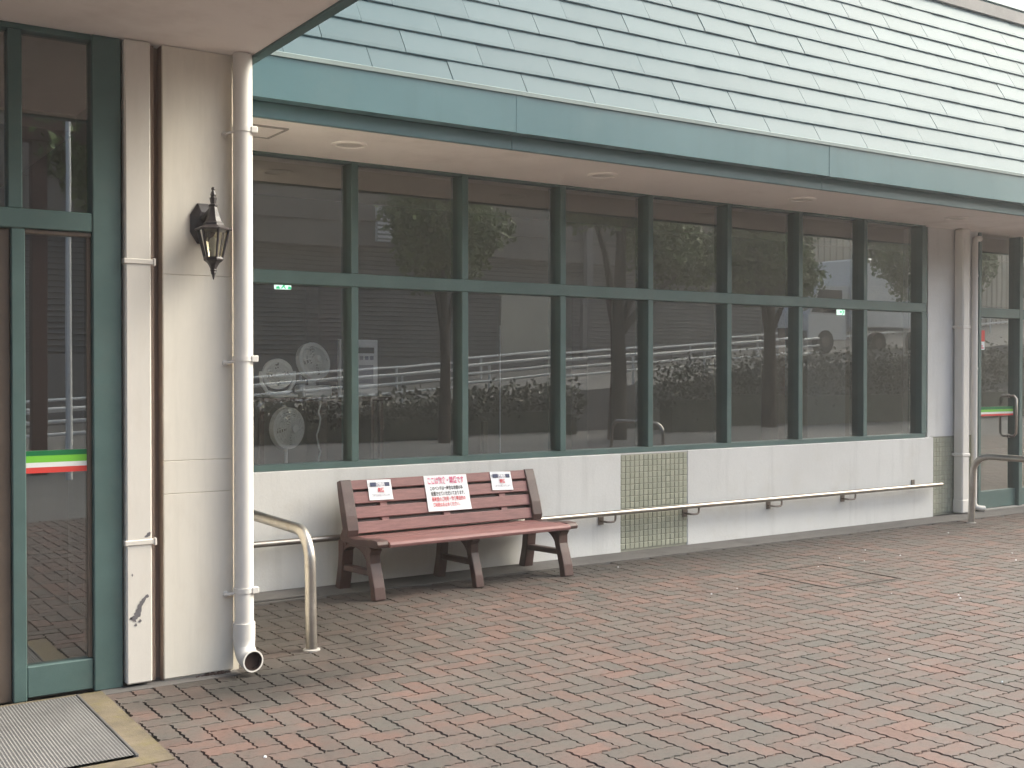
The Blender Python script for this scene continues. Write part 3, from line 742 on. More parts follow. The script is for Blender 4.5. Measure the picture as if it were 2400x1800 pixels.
# local y: front is negative; rear feet at +.27
def leg_front(): return curve_strip([(-.248, .0), (-.232, .08), (-.205, .16), (-.178, .23), (-.172, .30), (-.195, .345)], [.062, .060, .058, .056, .062, .075])
def leg_rear(): return curve_strip([(.270, .0), (.250, .08), (.232, .16), (.222, .24), (.216, .34)], [.075, .070, .066, .068, .085])
def spandrel():
    pts = [(-.19, .345), (-.165, .22)]
    pts += [(-.165 + .185*(1-math.cos(R(t)))/1 if False else .035 - .185*math.cos(R(t)), .20 + .118*math.sin(R(t))) for t in range(12, 169, 12)]
    pts += [(.222, .22), (.225, .345)]
    return pts
def stretcher(): return [(-.205, .150), (-.19, .190), (.225, .175), (.235, .135)]
def seat_rail():
    top = [(-.315, .352), (-.322, .375), (-.300, .396), (-.22, .398), (.02, .372), (.20, .375)]
    return top + [(.20, .335), (.0, .335), (-.18, .345), (-.27, .345)]
def post():
    return curve_strip([(.185, .335), (.150, .42), (.172, .50), (.200, .58), (.226, .66), (.252, .742)], [.10, .085, .080, .074, .068, .050])
for xx, end in ((-.775, True), (0.0, False), (.775, True)):
    t = .041 if end else .032
    for nm, pl in (('leg', leg_front()), ('leg', leg_rear()), ('spandrel', spandrel()), ('stretcher', stretcher())):
        k = {'leg': 1, 'spandrel': .82, 'stretcher': .70}[nm]
        mb = MB().prism(pl, 'x', xx-t*k, xx+t*k)
        o = bpart(mb, nm, MAT['bench_frame'])
    if end:
        bpart(MB().prism(seat_rail(), 'x', xx-t*1.12, xx+t*1.12), 'seat_rail', MAT['bench_frame'])
        bpart(MB().prism(post(), 'x', xx-t*1.05, xx+t*1.05), 'back_post', MAT['bench_frame'])
    else:
        bpart(MB().prism([(-.27, .344), (-.29, .352), (.18, .344), (.18, .335)], 'x', xx-t, xx+t), 'seat_rail', MAT['bench_frame'])
for o in list(BR.children):
    md = o.modifiers.new('edge', 'BEVEL'); md.width = .006; md.segments = 2; md.limit_method = 'ANGLE'; md.angle_limit = R(35)
# seat slats
SX = .738
for k, (y0, y1, z0, z1) in enumerate(((-.335, -.215, .382, .392), (-.200, -.095, .392, .384), (-.08, .025, .383, .374), (.04, .145, .374, .374))):
    z0 -= .01; z1 -= .01
    if k == 0: pr = [(-.338, .352), (-.344, .372), (-.330, .388), (-.215, .396), (-.215, .372), (-.30, .350)]
    else: pr = [(y0, z0+.008), (y1, z1+.008), (y1, z1-.018), (y0, z0-.018)]
    o = bpart(MB().prism(pr, 'x', -SX + (.0 if k else -.002), SX), 'seat_slat', MAT['slat'])
    md = o.modifiers.new('edge', 'BEVEL'); md.width = .004; md.segments = 2
# back slats on a gently curved back
def back_at(s):   # s: height along the back, returns (y, z, angle)
    z = .385 + s*.955; y = .120 + .10*(s/.36)**1.0*.95 + .012*(s/.36)**2
    return y, z
slats = [(.006, .086), (.109, .189), (.212, .292), (.310, .376)]
for s0, s1 in slats:
    y0, z0 = back_at(s0); y1, z1 = back_at(s1); t_ = Vector((y1-y0, z1-z0)).normalized(); n_ = Vector((-t_.y, t_.x))
    pr = [(y0, z0), (y1, z1), (y1-n_.x*.024, z1-n_.y*.024), (y0-n_.x*.024, z0-n_.y*.024)]
    o = bpart(MB().prism(pr, 'x', -SX, SX), 'back_slat', MAT['slat'])
    md = o.modifiers.new('edge', 'BEVEL'); md.width = .005; md.segments = 2
for xx in (-.50, 0.0, .50):
    y0, z0 = back_at(.0); y1, z1 = back_at(.355)
    bpart(MB().prism([(y0+.010, z0), (y1+.010, z1), (y1+.034, z1-.006), (y0+.034, z0-.006)], 'x', xx-.026, xx+.026), 'back_batten', MAT['slat'])

yb0, zb0 = back_at(.05); yb1, zb1 = back_at(.33)
bpart(MB().prism([(yb0+.036, zb0), (yb1+.036, zb1), (yb1+.048, zb1-.004), (yb0+.048, zb0-.004)], 'x', -.735, .735), 'gap_shade_board', MAT['bench_frame'])  # added dark board standing in for shade in the slat gaps
# notices on the backrest
FONT = None
def text_mesh(s, size, mat, xs=1.0, align='CENTER'):
    cu = bpy.data.curves.new('lettering', 'FONT'); cu.body = s; cu.size = size; cu.align_x = align; cu.align_y = 'CENTER'; cu.resolution_u = 2; cu.offset = size*.018
    o = bpy.data.objects.new('lettering', cu); COL.objects.link(o)
    dg = bpy.context.evaluated_depsgraph_get(); me = bpy.data.meshes.new_from_object(o.evaluated_get(dg))
    bpy.data.objects.remove(o); bpy.data.curves.remove(cu)
    n = len(me.vertices)
    if n:
        co = np.empty(n*3); me.vertices.foreach_get('co', co); co = co.reshape(-1, 3)
        co[:, 0] *= xs
        me.vertices.foreach_set('co', co.ravel())
    me.materials.clear(); me.materials.append(mat); me.name = 'lettering'
    return me
def notice(name, cx, s0, s1, wd, lines, label, roll=0.0, group=None):
    y0, z0 = back_at(s0); y1, z1 = back_at(s1)
    h = math.hypot(y1-y0, z1-z0); ang = math.atan2(z1-z0, y1-y0)
    # local frame: x along the bench, y up the back, z outwards
    upv = Vector((0, math.cos(ang), math.sin(ang))); nv = Vector((0, -math.sin(ang), math.cos(ang)))
    fr = Matrix((Vector((1,0,0)), upv, nv)).transposed().to_4x4()
    fr = Matrix.Translation((cx, (y0+y1)/2, (z0+z1)/2)) @ fr @ Matrix.Rotation(R(roll), 4, 'Z') @ Matrix.Translation((0, 0, .0045))
    m4 = bt @ fr
    mb = MB(); N = 12; M_ = 8
    vs = []
    for j in range(M_+1):
        for i in range(N+1):
            a = i/N - .5; b = j/M_ - .5
            z = .0018*math.sin(7*a+3*b) + .0015*math.cos(9*b) + .006*max(0, -b-.25)*max(0, a+.1)*4
            vs.append((a*wd, b*h, .002+z))
    fs = [(j*(N+1)+i, j*(N+1)+i+1, (j+1)*(N+1)+i+1, (j+1)*(N+1)+i) for j in range(M_) for i in range(N)]
    nv_ = len(vs); vs2 = vs + [(x, y, z-.0012) for x, y, z in vs]
    fs2 = fs + [tuple(i+nv_ for i in f)[::-1] for f in fs]
    o = bpy.data.objects.new(name, MB().add(vs2, fs2).mesh(name, MAT['paper'], True)); COL.objects.link(o)
    o.matrix_basis = m4; WM[o.name] = m4.copy()
    tag(o, label, 'notice', group)
    for ln_ in lines:
        if ln_[0] == 'bar':
            _, x0, x1, ya, yb, mt_, zz = ln_
            mb = MB(); mb.add([(x0*wd, ya*h, zz), (x1*wd, ya*h, zz), (x1*wd, yb*h, zz), (x0*wd, yb*h, zz)], [(0,1,2,3)])
            me2 = mb.mesh('printed_bar', MAT[mt_])
            c = bpy.data.objects.new('printed_bar', me2)
        else:
            _, s, x, yb, size, mt_, maxw, zz = ln_
            me2 = text_mesh(s, size*h, MAT[mt_])
            co = np.empty(len(me2.vertices)*3); me2.vertices.foreach_get('co', co); co = co.reshape(-1, 3)
            wd_ = co[:,0].max() - co[:,0].min(); k = maxw*wd/wd_
            co[:,0] = (co[:,0] - (co[:,0].max()+co[:,0].min())/2)*k + x*wd
            co[:,1] = co[:,1] - (co[:,1].max()+co[:,1].min())/2 + yb*h; co[:,2] = zz
            me2.vertices.foreach_set('co', co.ravel())
            c = bpy.data.objects.new('lettering', me2)
        COL.objects.link(c); c.parent = o; WM[c.name] = m4.copy()
    return o
Z1, Z2, Z3 = .0062, .0066, .0070
notice('notice_sheet', .022, .112, .372, .362, [
    ('text', 'ここは飲食・禁煙です', -.01, .345, .215, 'ink_pink', .84, Z1),
    ('text', 'このベンチは一時的な休憩の為', -.02, .135, .125, 'ink_black', .76, Z1),
    ('text', '設置させていただいております。', .0, -.015, .130, 'ink_black', .78, Z1),
    ('text', '長時間のご利用・飲食等目的の', .0, -.175, .130, 'ink_red', .78, Z1),
    ('text', 'ご利用はお止めください。', -.07, -.325, .125, 'ink_red', .62, Z1)],
    'large white notice with pink and red lettering in the middle of the bench back', -.8)
def small(cx, s0, s1, label, roll):
    notice('notice_sheet', cx, s0, s1, .185, [
        ('bar', -.41, -.16, .16, .36, 'ink_navy', Z1), ('bar', .20, .41, .16, .36, 'ink_navy', Z1), ('bar', -.16, .20, .17, .35, 'ink_grey', Z1),
        ('text', '敷地内', .02, .26, .20, 'ink_white', .34, Z2),
        ('text', '禁煙', .02, -.02, .24, 'ink_red', .26, Z2),
        ('text', 'ご協力をお願いいたします', .0, -.27, .12, 'ink_grey', .78, Z2)],
        label, roll)
small(-.520, .225, .368, 'small white no smoking notice at the downpipe end of the bench back', -1.5)
small(.505, .232, .372, 'small white no smoking notice at the handrail end of the bench back', -2.5)

# ------------------------------------------------------------------ pipes on the right-hand pier
r2 = empty('square_downpipe', (10.49, PY-.06, 0), 'white square downpipe on the pier beside the second glass door', 'downpipe')
MB().cbox(10.43, 10.55, PY-.125, PY-.015, .10, ZS-.002, .012).build('pipe_shaft', MAT['pipe_white'], r2)
MB().cbox(10.424, 10.556, PY-.131, PY-.010, .012, .16, .012).build('pipe_shoe', MAT['pipe_white'], r2)
MB().cbox(10.47, 10.62, PY-.10, PY-.03, .015, .09, .01).build('pipe_spout', MAT['pipe_white'], r2)
for z in (.62, 1.02-.3, 1.95, 2.0):
    if z in (.62, 1.95): 
        c = MB().cbox(10.422, 10.558, PY-.133, PY+.001, z-.016, z+.016, .005).build('clamp_band', MAT['pipe_white'], r2)
r3 = empty('drain_tube', (10.76, PY-.04, 0), 'thin white pipe between the square downpipe and the second glass door', 'pipe')
MB().tube([(10.84, PY-.04, ZS-.075), (10.79, PY-.04, ZS-.075), (10.765, PY-.04, ZS-.09), (10.755, PY-.04, ZS-.13), (10.755, PY-.04, 1.5), (10.755, PY-.04, .10), (10.765, PY-.05, .055), (10.80, PY-.075, .04), (10.85, PY-.10, .035)], .030, 14).build('pipe_shaft', MAT['pipe_white'], r3, True)
for z in (.55, 1.52, 2.5):
    MB().tube([(10.755, PY-.04, z-.01), (10.755, PY-.04, z+.01)], .0345, 14).build('clamp_band', MAT['pipe_white'], r3, True)

# second glass door
d2 = MB().cbox(10.861, 10.905, PY-.02, PY+.12, .0, ZS-.002, .004).build('second_entrance', MAT['frame'], bld)
for x0, x1 in ((11.60, 11.66), (12.46, 12.50), (13.3, 13.36), (14.2, 14.26), (15.2, 15.26)):
    MB().cbox(x0, x1, PY-.02, PY+.12, .0, ZS-.002, .004).build('door_stile', MAT['frame'], d2)
MB().cbox(10.9055, 16, PY-.016, PY+.11, 2.07, 2.17, .004).build('transom', MAT['frame'], d2)
for a, b in ((10.9055, 11.5995), (11.6605, 12.4595), (12.5005, 13.2995)):
    MB().cbox(a, b, PY+.02, PY+.08, .012, .20, .004).build('bottom_rail', MAT['frame'], d2)
    for z0, z1 in ((.2, 2.07), (2.17, ZS)):
        cx, cz = (a+b)/2, (z0+z1)/2
        MB().add([(a-cx, 0, z0-cz), (b-cx, 0, z0-cz), (b-cx, 0, z1-cz), (a-cx, 0, z1-cz)], [(0,1,2,3)]).build('pane', MAT['glass'], d2, loc=(cx, PY+.05, cz), rot=Matrix.Rotation(R(random.gauss(0, .15)), 3, 'Z'))
MB().box(10.88, 16, PY-.06, PY+.13, -.03, .010).build('door_sill', MAT['concrete_pale'], bld)
MB().box(13.36, XR-.2, PY+.03, PY+.3, 0, ZS).build('far_wall', MAT['white_wall'], bld)
t2 = MB().box(10.906, 11.58, PY+.044, PY+.047, 1.005, 1.105).build('safety_strip', MAT['strip_white'])
tag(t2, 'green white and red tricolour strip across the second glass door', 'safety strip')
strip3(10.906, 11.58, PY+.0435, 1.105, (.03, .027, .022, .021), t2)
st = MB().box(10.93, 11.05, PY+.0425, PY+.0445, 1.72, 1.93).build('door_sticker', MAT['ink_white']); tag(st, 'small red and white sticker high on the second glass door', 'sticker')
MB().box(10.93, 11.05, PY+.0405, PY+.0424, 1.81, 1.93).build('red_field', MAT['strip_red'], st)
for k in range(3): MB().box(10.945, 11.035 - .02*k, PY+.0405, PY+.0424, 1.735+.022*k, 1.747+.022*k).build('printed_bar', MAT['ink_red'], st)
pb = MB().cbox(11.02, 11.21, PY+.25, PY+.27, .42, 1.30, .002).build('poster_board', MAT['int_pale']); tag(pb, 'narrow pale poster board standing behind the second glass door', 'poster board')
MB().box(11.05, 11.18, PY+.247, PY+.2495, .95, 1.2).build('printed_field', MAT['ink_white'], pb)
hd = empty('pull_bar', (11.52, PY, 1.1), 'pale bent bar handle on the second glass door', 'door handle')
MB().tube([(11.50, PY+.045, .78), (11.50, PY-.02, .78), (11.50, PY-.045, .81), (11.50, PY-.05, 1.0), (11.50, PY-.045, 1.19), (11.50, PY-.02, 1.22), (11.50, PY+.045, 1.22)], .014, 10).build('bar', MAT['steel'], hd, True)
for z in (.78, 1.22): MB().tube([(11.50, PY+.035, z), (11.50, PY+.049, z)], .022, 12).build('rosette', MAT['steel'], hd, True)

# ------------------------------------------------------------------ dining room behind the glass
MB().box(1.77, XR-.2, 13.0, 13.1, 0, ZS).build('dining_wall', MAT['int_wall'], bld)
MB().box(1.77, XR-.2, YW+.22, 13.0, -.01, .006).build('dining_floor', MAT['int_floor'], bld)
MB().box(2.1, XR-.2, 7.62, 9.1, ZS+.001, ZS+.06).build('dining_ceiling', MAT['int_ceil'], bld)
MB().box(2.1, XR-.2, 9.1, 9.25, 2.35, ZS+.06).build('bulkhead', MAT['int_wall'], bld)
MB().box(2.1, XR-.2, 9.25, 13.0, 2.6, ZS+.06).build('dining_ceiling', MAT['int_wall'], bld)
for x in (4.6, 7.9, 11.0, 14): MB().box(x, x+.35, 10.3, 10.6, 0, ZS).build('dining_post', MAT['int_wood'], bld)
MB().box(9.3, 9.9, 8.3, 8.36, 0, 2.1).build('added_pale_partition', MAT['int_pale'], bld)  # pale partition added to lighten the right-hand panes

# shelf with fans just inside the first bay
def vpt(x, y, Y):
    u = (x-1106)/2459; th = R(CAM_YAW); d = Y/(math.cos(th)-u*math.sin(th))
    return Vector((d*(math.sin(th)+u*math.cos(th)), Y, 1.5+(800-y)/2459*d))
FYS = 7.66
sh = empty('fan_shelf', (3.35, FYS, 0), 'dark open shelf rack inside the first window bay', 'shelf')
zsh = vpt(640, 858, FYS).z
MB().cbox(2.95, 3.95, FYS-.13, FYS+.15, zsh-.03, zsh, .003).build('shelf_board', MAT['int_wood'], sh)
for x in (2.98, 3.92): MB().box(x-.015, x+.015, FYS-.02, FYS+.02, 0.007, zsh-.031).build('post', MAT['int_wood'], sh)
def cage(c, r, dep, n_ring, n_sp, parent, tilt):
    rot = Matrix.Rotation(R(tilt[1]), 4, 'Z') @ Matrix.Rotation(R(tilt[0]), 4, 'X')
    mb = MB()
    for k in range(n_ring):
        rr = r*(k+1)/n_ring; y = -dep*math.cos(math.pi/2*(rr/r))
        mb.tube([(rr*math.cos(a), y, rr*math.sin(a)) for a in np.linspace(0, 2*math.pi, 25)], .005, 4, False)
    for k in range(n_sp):
        a = 2*math.pi*k/n_sp
        mb.tube([(r*t*math.cos(a+.5*t), -dep*math.cos(math.pi/2*t), r*t*math.sin(a+.5*t)) for t in (.15, .4, .7, 1)], .004, 4, False)
    mb.xform(Matrix.Translation(c) @ rot); mb.build('front_grille', MAT['grille'], parent, True)
    mb = MB(); mb.lathe([(r, -.012), (r+.010, -.012), (r+.012, .03), (r, .03), (r*.9, .06), (r*.4, .09)], (0,0,0), 26)
    mb.xform(Matrix.Translation(c) @ rot @ Matrix.Rotation(R(-90), 4, 'X')); mb.build('housing', MAT['white_plastic'], parent, True)
    mb = MB(); mb.lathe([(r*.97, 0), (r*.95, .012), (.02, .02)], (0,0,0), 26); mb.xform(Matrix.Translation(c) @ rot @ Matrix.Rotation(R(-90), 4, 'X') @ Matrix.Translation((0,0,.03))); mb.build('rear_guard', MAT['white_plastic'], parent, True)
    for k in range(4):
        a = 2*math.pi*k/4 + .3
        mb = MB(); pts = [(.03, a-.3), (r*.85, a-.35), (r*.9, a+.15), (.03, a+.35)]
        mb.add([(q*math.cos(b), -.02+.015*math.sin(b*4), q*math.sin(b)) for q, b in pts], [(0,1,2,3)]); mb.xform(Matrix.Translation(c) @ rot); mb.build('blade', MAT['int_pale'], parent)
    mb = MB(); mb.lathe([(.03, 0), (.028, .02), (.01, .026)], (0,0,0), 14); mb.xform(Matrix.Translation(c) @ rot @ Matrix.Translation((0,-dep,0)) @ Matrix.Rotation(R(90), 4, 'X')); mb.build('hub', MAT['white_plastic'], parent, True)
c1 = vpt(600, 808, FYS); c2 = vpt(678, 780, FYS)
f1 = empty('table_fan', (c1.x, FYS, zsh), 'white fan in a U shaped cradle nearest the downpipe inside the window', 'fan', 'fans inside the window')
cage(c1, .098, .05, 5, 12, f1, (4, -12))
MB().tube([(c1.x-.125, FYS, c1.z+.02), (c1.x-.122, FYS, c1.z-.06), (c1.x-.08, FYS, c1.z-.125), (c1.x, FYS, c1.z-.145), (c1.x+.08, FYS, c1.z-.125), (c1.x+.122, FYS, c1.z-.06), (c1.x+.125, FYS, c1.z+.02)], .014, 8).build('cradle', MAT['white_plastic'], f1, True)
MB().cbox(c1.x-.10, c1.x+.12, FYS-.09, FYS+.09, zsh+.001, zsh+.028, .01).build('base', MAT['white_plastic'], f1)
f2 = empty('table_fan', (c2.x, FYS, zsh), 'white round fan tilted upwards on a box base inside the window', 'fan', 'fans inside the window')
cage(c2, .128, .06, 7, 16, f2, (-14, 14))
MB().tube([(c2.x, FYS+.03, zsh+.06), (c2.x, FYS+.04, c2.z-.08)], .028, 10).build('neck', MAT['white_plastic'], f2, True)
MB().cbox(c2.x-.12, c2.x+.10, FYS-.10, FYS+.08, zsh+.001, zsh+.085, .012).build('base', MAT['white_plastic'], f2)
cdp = [vpt(690+dx, y, FYS-.10) for dx, y in ((0,858),(3,872),(-2,890),(2,905),(0,920),(-6,940),(-3,960),(2,975),(-2,992),(-4,1008))]
tag(MB().tube(cdp, .006, 6).build('power_cord', MAT['white_plastic'], None, True), 'wavy white power cord hanging below the round fan inside the window', 'cord')
c3 = vpt(622, 925, 7.66)
f3 = empty('stand_fan', (c3.x, 7.66, 0), 'pale stand fan low behind the first window pane', 'fan', 'fans inside the window')
cage(c3, .14, .06, 9, 20, f3, (0, 20))
MB().tube([(c3.x, 7.70, .02), (c3.x, 7.70, c3.z-.1)], .014, 8).build('pole', MAT['white_plastic'], f3, True)
MB().lathe([(.16, .007), (.15, .03), (.03, .045)], (c3.x, 7.70, 0), 20).build('base', MAT['white_plastic'], f3, True)
# white display board behind the first mullion
b0 = vpt(733, 733, 7.60); b1 = vpt(816, 855, 7.60)
db = MB().cbox(b0.x, b1.x, 7.60, 7.63, b1.z, b0.z, .003).build('display_board', MAT['ink_white'])
tag(db, 'white display board with dark heading behind the first mullion', 'display board')
wb, hb = b1.x-b0.x, b0.z-b1.z
MB().box(b0.x+.1*wb, b1.x-.1*wb, 7.597, 7.5995, b0.z-.24*hb, b0.z-.14*hb).build('heading_bar', MAT['ink_black'], db)
for k in range(6):
    MB().box(b0.x+.12*wb+.135*k*wb, b0.x+.12*wb+.135*k*wb+.09*wb, 7.597, 7.5995, b0.z-.36*hb, b0.z-.29*hb).build('printed_bar', MAT['ink_grey'], db)
MB().box(b0.x+.5*wb, b1.x-.12*wb, 7.597, 7.5995, b1.z+.22*hb, b0.z-.45*hb).build('printed_field', MAT['ink_grey'], db)
for x in (b0.x+.04, b1.x-.04): MB().box(x-.012, x+.012, 7.605, 7.875, .007, b1.z-.0005).build('stand_leg', MAT['int_wood'], db)
# exit signs
def exit_sign(x, y, Y, wd, ht, label, arrow):
    c = vpt(x, y, Y)
    s = empty('exit_sign', c, label, 'exit sign', 'lit exit signs inside')
    MB().cbox(c.x-wd/2, c.x+wd/2, Y, Y+.04, c.z-ht/2, c.z+ht/2, .003).build('sign_body', MAT['sign_white'], s)
    MB().tube([(c.x, Y+.02, c.z+ht/2), (c.x, Y+.02, ZS+.005)], .008, 6).build('hanger', MAT['int_pale'], s)
    z = c.z; f = Y-.002
    def fl(pts): MB().add([(c.x+p[0]*wd, f, z+p[1]*ht) for p in pts], [tuple(range(len(pts)))]).build('pictogram', MAT['sign_green'], s)
    if arrow:
        fl([(-.35,-.08),(.05,-.08),(.05,.08),(-.35,.08)]); fl([(-.02,.32),(.14,.32),(.40,0),(.14,-.32),(-.02,-.32),(.20,0)])
    else:
        fl([(-.48,-.48),(-.2,-.48),(-.30,-.1),(-.48,-.2)]); fl([(.25,-.48),(.48,-.48),(.48,-.2),(.33,-.05)]); fl([(-.08,-.1),(.02,.3),(.12,.25),(.06,-.1),(.16,-.45),(.08,-.45),(0,-.2),(-.12,-.45),(-.18,-.4)])
exit_sign(613, 617, 9.4, .145, .062, 'lit green and white exit sign inside the first bay under the transom', False)
exit_sign(1818, 674, 9.8, .115, .115, 'lit square exit sign with green arrow inside the seventh bay', True)
# slender pole and low post inside the third bay
a0 = vpt(1080, 702, 8.0)
tag(MB().tube([(a0.x, 8.0, .30), (a0.x, 8.0, a0.z)], .006, 6).build('slender_pole', MAT['ink_white'], None, True), 'slender white pole standing inside the third window bay', 'pole')
tag(MB().cbox(a0.x-.12, a0.x+.12, 7.9, 8.1, .007, .30, .01).build('planter_box', MAT['int_pale']), 'low pale planter box inside the third window bay', 'planter')
a1 = vpt(1046, 910, 7.8)
tag(MB().cbox(a1.x-.022, a1.x+.022, 7.78, 7.82, .007, a1.z, .004).build('short_post', MAT['moss_concrete']), 'short olive post inside the third window bay', 'post')

# ------------------------------------------------------------------ what stands across the car park (seen mirrored in the glass)
def slope_z(x): return .35 + .075*(x-10) if x > 5 else -.02
V = []; FC = []
xs_ = list(np.linspace(-60, 110, 60))
for x in xs_:
    z = max(-.05, slope_z(x)); V += [(x, -9.0, -.05), (x, -9.4, z), (x, -15.5, z+.1), (x, -16.5, z+.15), (x, -60, z+.2)]
for i in range(len(xs_)-1):
    for k in range(4): FC.append((i*5+k, (i+1)*5+k, (i+1)*5+k+1, i*5+k+1))
rdm = bpy.data.meshes.new('road'); rdm.from_pydata(V, [], FC); rdm.materials.append(MAT['asphalt'])
o = put(bpy.data.objects.new('road', rdm)); kind(o, 'structure', 'sloping asphalt road across the car park')
# guard rail
gr = empty('guard_rail', (20, -9.6, 0), 'white three pipe guard rail along the sloping road', 'guard rail')
for dz in (.84, .62, .40):
    MB().tube([(x, -9.6, max(-.05, slope_z(x))+dz) for x in np.linspace(2, 28, 14)], .032, 8).build('rail', MAT['white_paint'], gr, True)
for x in np.arange(3, 28, 2.5):
    z = max(-.05, slope_z(x)); MB().tube([(x, -9.63, z-.05), (x, -9.63, z+.87)], .035, 8).build('post', MAT['white_paint'], gr, True)
g2 = empty('guard_rail', (25, -15.6, 0), 'white guard rail on the far side of the sloping road', 'guard rail')
for dz in (.8, .55):
    MB().tube([(x, -15.6, max(-.05, slope_z(x))+dz) for x in np.linspace(-10, 60, 30)], .04, 6).build('rail', MAT['white_paint'], g2, True)
for x in np.arange(-8, 60, 3.0):
    z = max(-.05, slope_z(x)); MB().tube([(x, -15.63, z), (x, -15.63, z+.85)], .04, 6).build('post', MAT['white_paint'], g2, True)
# grey siding building
gb = empty('warehouse', (28, -24, 0), 'long grey warehouse with horizontal siding across the road', 'building')
MB().box(-25, 37, -30, -20.2, 0, 5.6).build('wall', MAT['siding'], gb)
mb = MB()
for k in range(30): mb.prism([(-20.2, 1.1+.15*k), (-20.10, 1.1+.15*k+.01), (-20.2, 1.1+.15*k+.145)], 'x', -25, 37)
kind(mb.build('siding_boards', MAT['siding'], gb), 'stuff')
MB().box(-26, 37.6, -31, -19.6, 5.6, 9.5).build('upper_storey', MAT['roof_brown'], gb)
for k in range(3): MB().box(-26, 37.6, -19.6, -19.5, 6.4+1.1*k, 6.5+1.1*k).build('cladding_rib', MAT['roof_brown'], gb)
for x0, x1, z0, z1 in ((22.6, 24.9, 1.2, 4.3), (2, 4, 1.2, 4.0)): MB().box(x0, x1, -20.2, -20.05, z0, z1).build('shutter', MAT['beige_wall'], gb)
MB().box(17.4, 21.5, -19.6, -19.42, 5.75, 6.9).build('pale_panel', MAT['white_paint'], gb)
for k in range(7): MB().box(17.4, 21.5, -19.42, -19.39, 5.8+.15*k, 5.86+.15*k).build('panel_slat', MAT['siding'], gb)
for x in (26.5, 30.2, 33.6): MB().box(x, x+1.5, -19.6, -19.5, 6.3, 7.6).build('window', MAT['glass_dark'], gb)
MB().box(26.2, 26.5, -19.5, -19.3, 0, 8.2).build('drainpipe', MAT['siding'], gb)
tag(MB().box(-25, 40, -17.4, -17.1, 0, 1.9).build('garden_wall', MAT['siding']), 'low grey wall in front of the grey warehouse', 'wall')
ob = empty('house', (50, -22, 0), 'beige house with ribbed walls beyond the warehouse', 'building')
MB().box(39, 75, -32, -22, 0, 11).build('wall', MAT['beige_wall'], ob)
mb = MB()
for k in range(80): mb.box(39+.45*k, 39.2+.45*k, -22, -21.9, 0, 11)
kind(mb.build('ribs', MAT['beige_wall'], ob), 'stuff')
MB().box(38.6, 75.4, -32.4, -21.4, 11, 11.4).build('roof', MAT['roof_brown'], ob)
for x in (44.5, 52, 57): MB().box(x, x+1.6, -21.9, -21.8, 5.5, 7.2).build('window', MAT['glass_dark'], ob)
# trees
def leaf_cloud(center, rad, n, size):
    c = rng.normal(size=(n, 3)); c /= np.linalg.norm(c, axis=1)[:, None]; c *= (rng.random(n)**.45)[:, None]
    lob = 1 + .35*np.sin(c[:, :1]*5+rng.random()*6)*np.cos(c[:, 1:2]*4+rng.random()*6)
    p = np.array(center) + c*lob*np.array(rad)
    a = rng.normal(size=(n, 3)); a /= np.linalg.norm(a, axis=1)[:, None]
    b = np.cross(a, rng.normal(size=(n, 3))); b /= np.linalg.norm(b, axis=1)[:, None]
    s = size*(.6+.8*rng.random(n))[:, None]
    v = np.stack([p-a*s, p+b*s*.6, p+a*s, p-b*s*.6], 1).reshape(-1, 3); return v
def tree(x, y, z0, h, lobes, label, trunk_r=.18):
    t = empty('street_tree', (x, y, z0), label, 'tree', 'trees across the car park')
    mb = MB(); mb.tube([(x, y, z0-.1), (x+.05, y, z0+h*.25), (x-.04, y+.05, z0+h*.5), (x+.03, y, z0+h*.8)], [trunk_r, trunk_r*.8, trunk_r*.65, trunk_r*.35], 10)
    for lx, ly, lz, r in lobes: mb.tube([(x, y, z0+h*.35), (x+lx*.5, y+ly*.5, z0+lz*.8), (x+lx, y+ly, z0+lz)], [trunk_r*.45, trunk_r*.3, trunk_r*.12], 6)
    mb.build('trunk', MAT['bark'], t, True)
    v = np.concatenate([leaf_cloud((x+lx, y+ly, z0+lz), (r, r, r*.75), int(2600*r*r), .075) for lx, ly, lz, r in lobes])
    me = bpy.data.meshes.new('crown'); n = len(v)//4; me.from_pydata(v.tolist(), [], np.arange(n*4).reshape(-1, 4).tolist()); me.materials.append(MAT['leaf'])
    put(bpy.data.objects.new('crown', me), t)
tree(12.4, -6.6, 0, 6.2, [(0,0,4.1,1.1),(.7,.2,4.6,.9),(-.6,.1,4.8,.9),(.1,-.3,5.4,.9)], 'broad leafy tree at the kerb of the car park near the entrance', .14)
tree(16.6, -5.6, 0, 6.5, [(1.2,.1,4.5,1.0),(2.0,0,4.0,.8),(0,.2,5.6,1.1),(-.9,0,5.3,.8)], 'thick trunked tree with high crown at the kerb of the car park', .24)
tree(21.5, -5.9, .1, 6.2, [(0,0,4.2,1.3),(1.0,0,3.8,1.0),(-1.0,.2,4.5,1.1),(.2,0,5.4,1.2)], 'bushy sunlit tree at the kerb midway along the car park', .2)
tree(30.0, -7.4, .8, 6.0, [(0,0,3.9,1.5),(1.6,0,4.2,1.2),(-1.2,0,4.4,1.1),(.4,0,5.2,1.3)], 'spreading tree at the far end of the car park', .22)
tree(5.4, -7.4, 0, 6.5, [(0,0,4.6,1.2),(.9,0,5.1,1.0),(-.9,0,5.0,1.0)], 'small tree at the kerb facing the entrance door', .13)
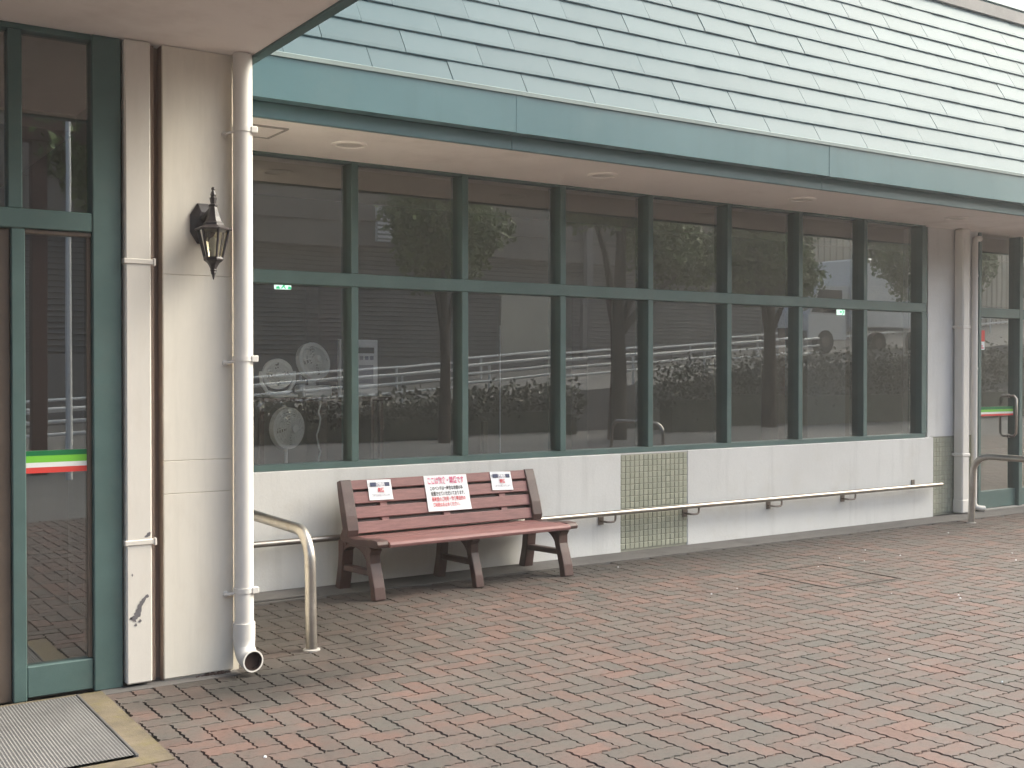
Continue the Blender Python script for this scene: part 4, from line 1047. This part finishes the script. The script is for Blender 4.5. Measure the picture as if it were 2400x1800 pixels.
def hedge(x0, x1, y, h, label):
    hgt = empty('hedge', ((x0+x1)/2, y, 0), label, 'hedge')
    mb = MB(); mb.box(x0, x1, y-.25, y+.25, -.05, h*.6); mb.build('branches', MAT['leaf_dark'], hgt)
    v = np.concatenate([leaf_cloud((x, y, h*.55+max(0, slope_z(x)*.4)), (.75, .6, h*.62), 520, .06) for x in np.arange(x0, x1, .8)])
    me = bpy.data.meshes.new('leaves'); n = len(v)//4; me.from_pydata(v.tolist(), [], np.arange(n*4).reshape(-1, 4).tolist()); me.materials.append(MAT['leaf_dark'])
    put(bpy.data.objects.new('leaves', me), hgt)
hedge(8, 17, -7.9, .75, 'low dark hedge between the car park and the road'); hedge(20, 36, -7.9, 1.3, 'taller dark hedge at the far end of the car park')
# white lorry on the slope
tk = empty('box_truck', (33, -12.3, slope_z(33)), 'white box lorry on the sloping road', 'truck')
z0 = slope_z(33)
MB().cbox(31.6, 36.2, -13.4, -11.3, z0+.9, z0+3.3, .05).build('cargo_box', MAT['white_paint'], tk)
MB().prism([(29.6, z0+.5), (29.6, z0+1.35), (30.0, z0+2.3), (31.5, z0+2.35), (31.5, z0+.5)], 'y', -13.3, -11.4).build('cab', MAT['white_paint'], tk)
MB().prism([(29.72, z0+1.42), (30.05, z0+2.18), (31.2, z0+2.2), (31.2, z0+1.42)], 'y', -13.31, -11.39).build('cab_window', MAT['glass_dark'], tk)
MB().box(29.5, 29.62, -13.2, -11.5, z0+.45, z0+.8).build('bumper', MAT['bracket'], tk)
for x in (30.4, 34.9):
    for y in (-13.2, -11.5):
        wl = MB().tube([(x, y-.12, z0+.42), (x, y+.12, z0+.42)], .42, 20).build('wheel', MAT['rubber'], tk, True)
        MB().tube([(x, y-.13, z0+.42), (x, y+.13, z0+.42)], .2, 14).build('rim', MAT['bracket'], wl, True)
# posts mirrored in the entrance door
sp = empty('sign_post', (3.55, -7, 0), 'tall red brown square sign post at the edge of the car park', 'sign post')
MB().cbox(3.44, 3.66, -7.1, -6.9, -.06, 6.2, .01).build('shaft', MAT['brown_post'], sp); MB().cbox(4.9, 5.02, -7.08, -6.92, -.06, 6.2, .01).build('shaft', MAT['brown_post'], sp)
MB().cbox(3.2, 5.2, -7.15, -6.85, 4.9, 6.1, .01).build('sign_board', MAT['brown_post'], sp)
lp = empty('lamp_post', (3.76, -6, 0), 'thin white lamp post at the edge of the car park', 'lamp post')
MB().tube([(3.76, -6, -.06), (3.76, -6, 5.2)], [.05, .035], 10).build('shaft', MAT['white_paint'], lp, True); MB().lathe([(.05, 0), (.16, .08), (.16, .16), (.03, .22)], (3.76, -6, 5.2), 14).build('lamp_head', MAT['white_paint'], lp, True)

# ------------------------------------------------------------------ crumbs on the paving and haze added for the veil of lens glare
mb = MB()
for k in range(26):
    x = random.uniform(1.6, 9.5); y = random.uniform(3.2, 6.9); r_ = random.uniform(.003, .007)
    if on_mat(x, y): continue
    mb.lathe([(r_, 0), (r_*.9, r_*.6), (r_*.3, r_*1.0)], (x, y, .001), 5, random.random()*6)
cr_ = mb.build('gravel', MAT['ink_white']); kind(cr_, 'stuff', 'tiny white gravel crumbs scattered on the paving')
hz = MB().box(-301, 301, -301, 301, -1.2, 12.2).build('haze', None); kind(hz, 'stuff', 'thin pale haze added to lift dark tones')
hm = bpy.data.materials.new('thin_haze'); hm.use_nodes = True; hn = hm.node_tree; hn.nodes.clear()
ho = hn.nodes.new('ShaderNodeOutputMaterial'); hv = hn.nodes.new('ShaderNodeVolumePrincipled')
hv.inputs['Color'].default_value = (.96, .93, .90, 1); hv.inputs['Density'].default_value = HAZE; hv.inputs['Anisotropy'].default_value = .5
hn.links.new(hv.outputs[0], ho.inputs['Volume']); hz.data.materials.append(hm)
SC.cycles.volume_bounces = 0; SC.cycles.volume_step_rate = 4
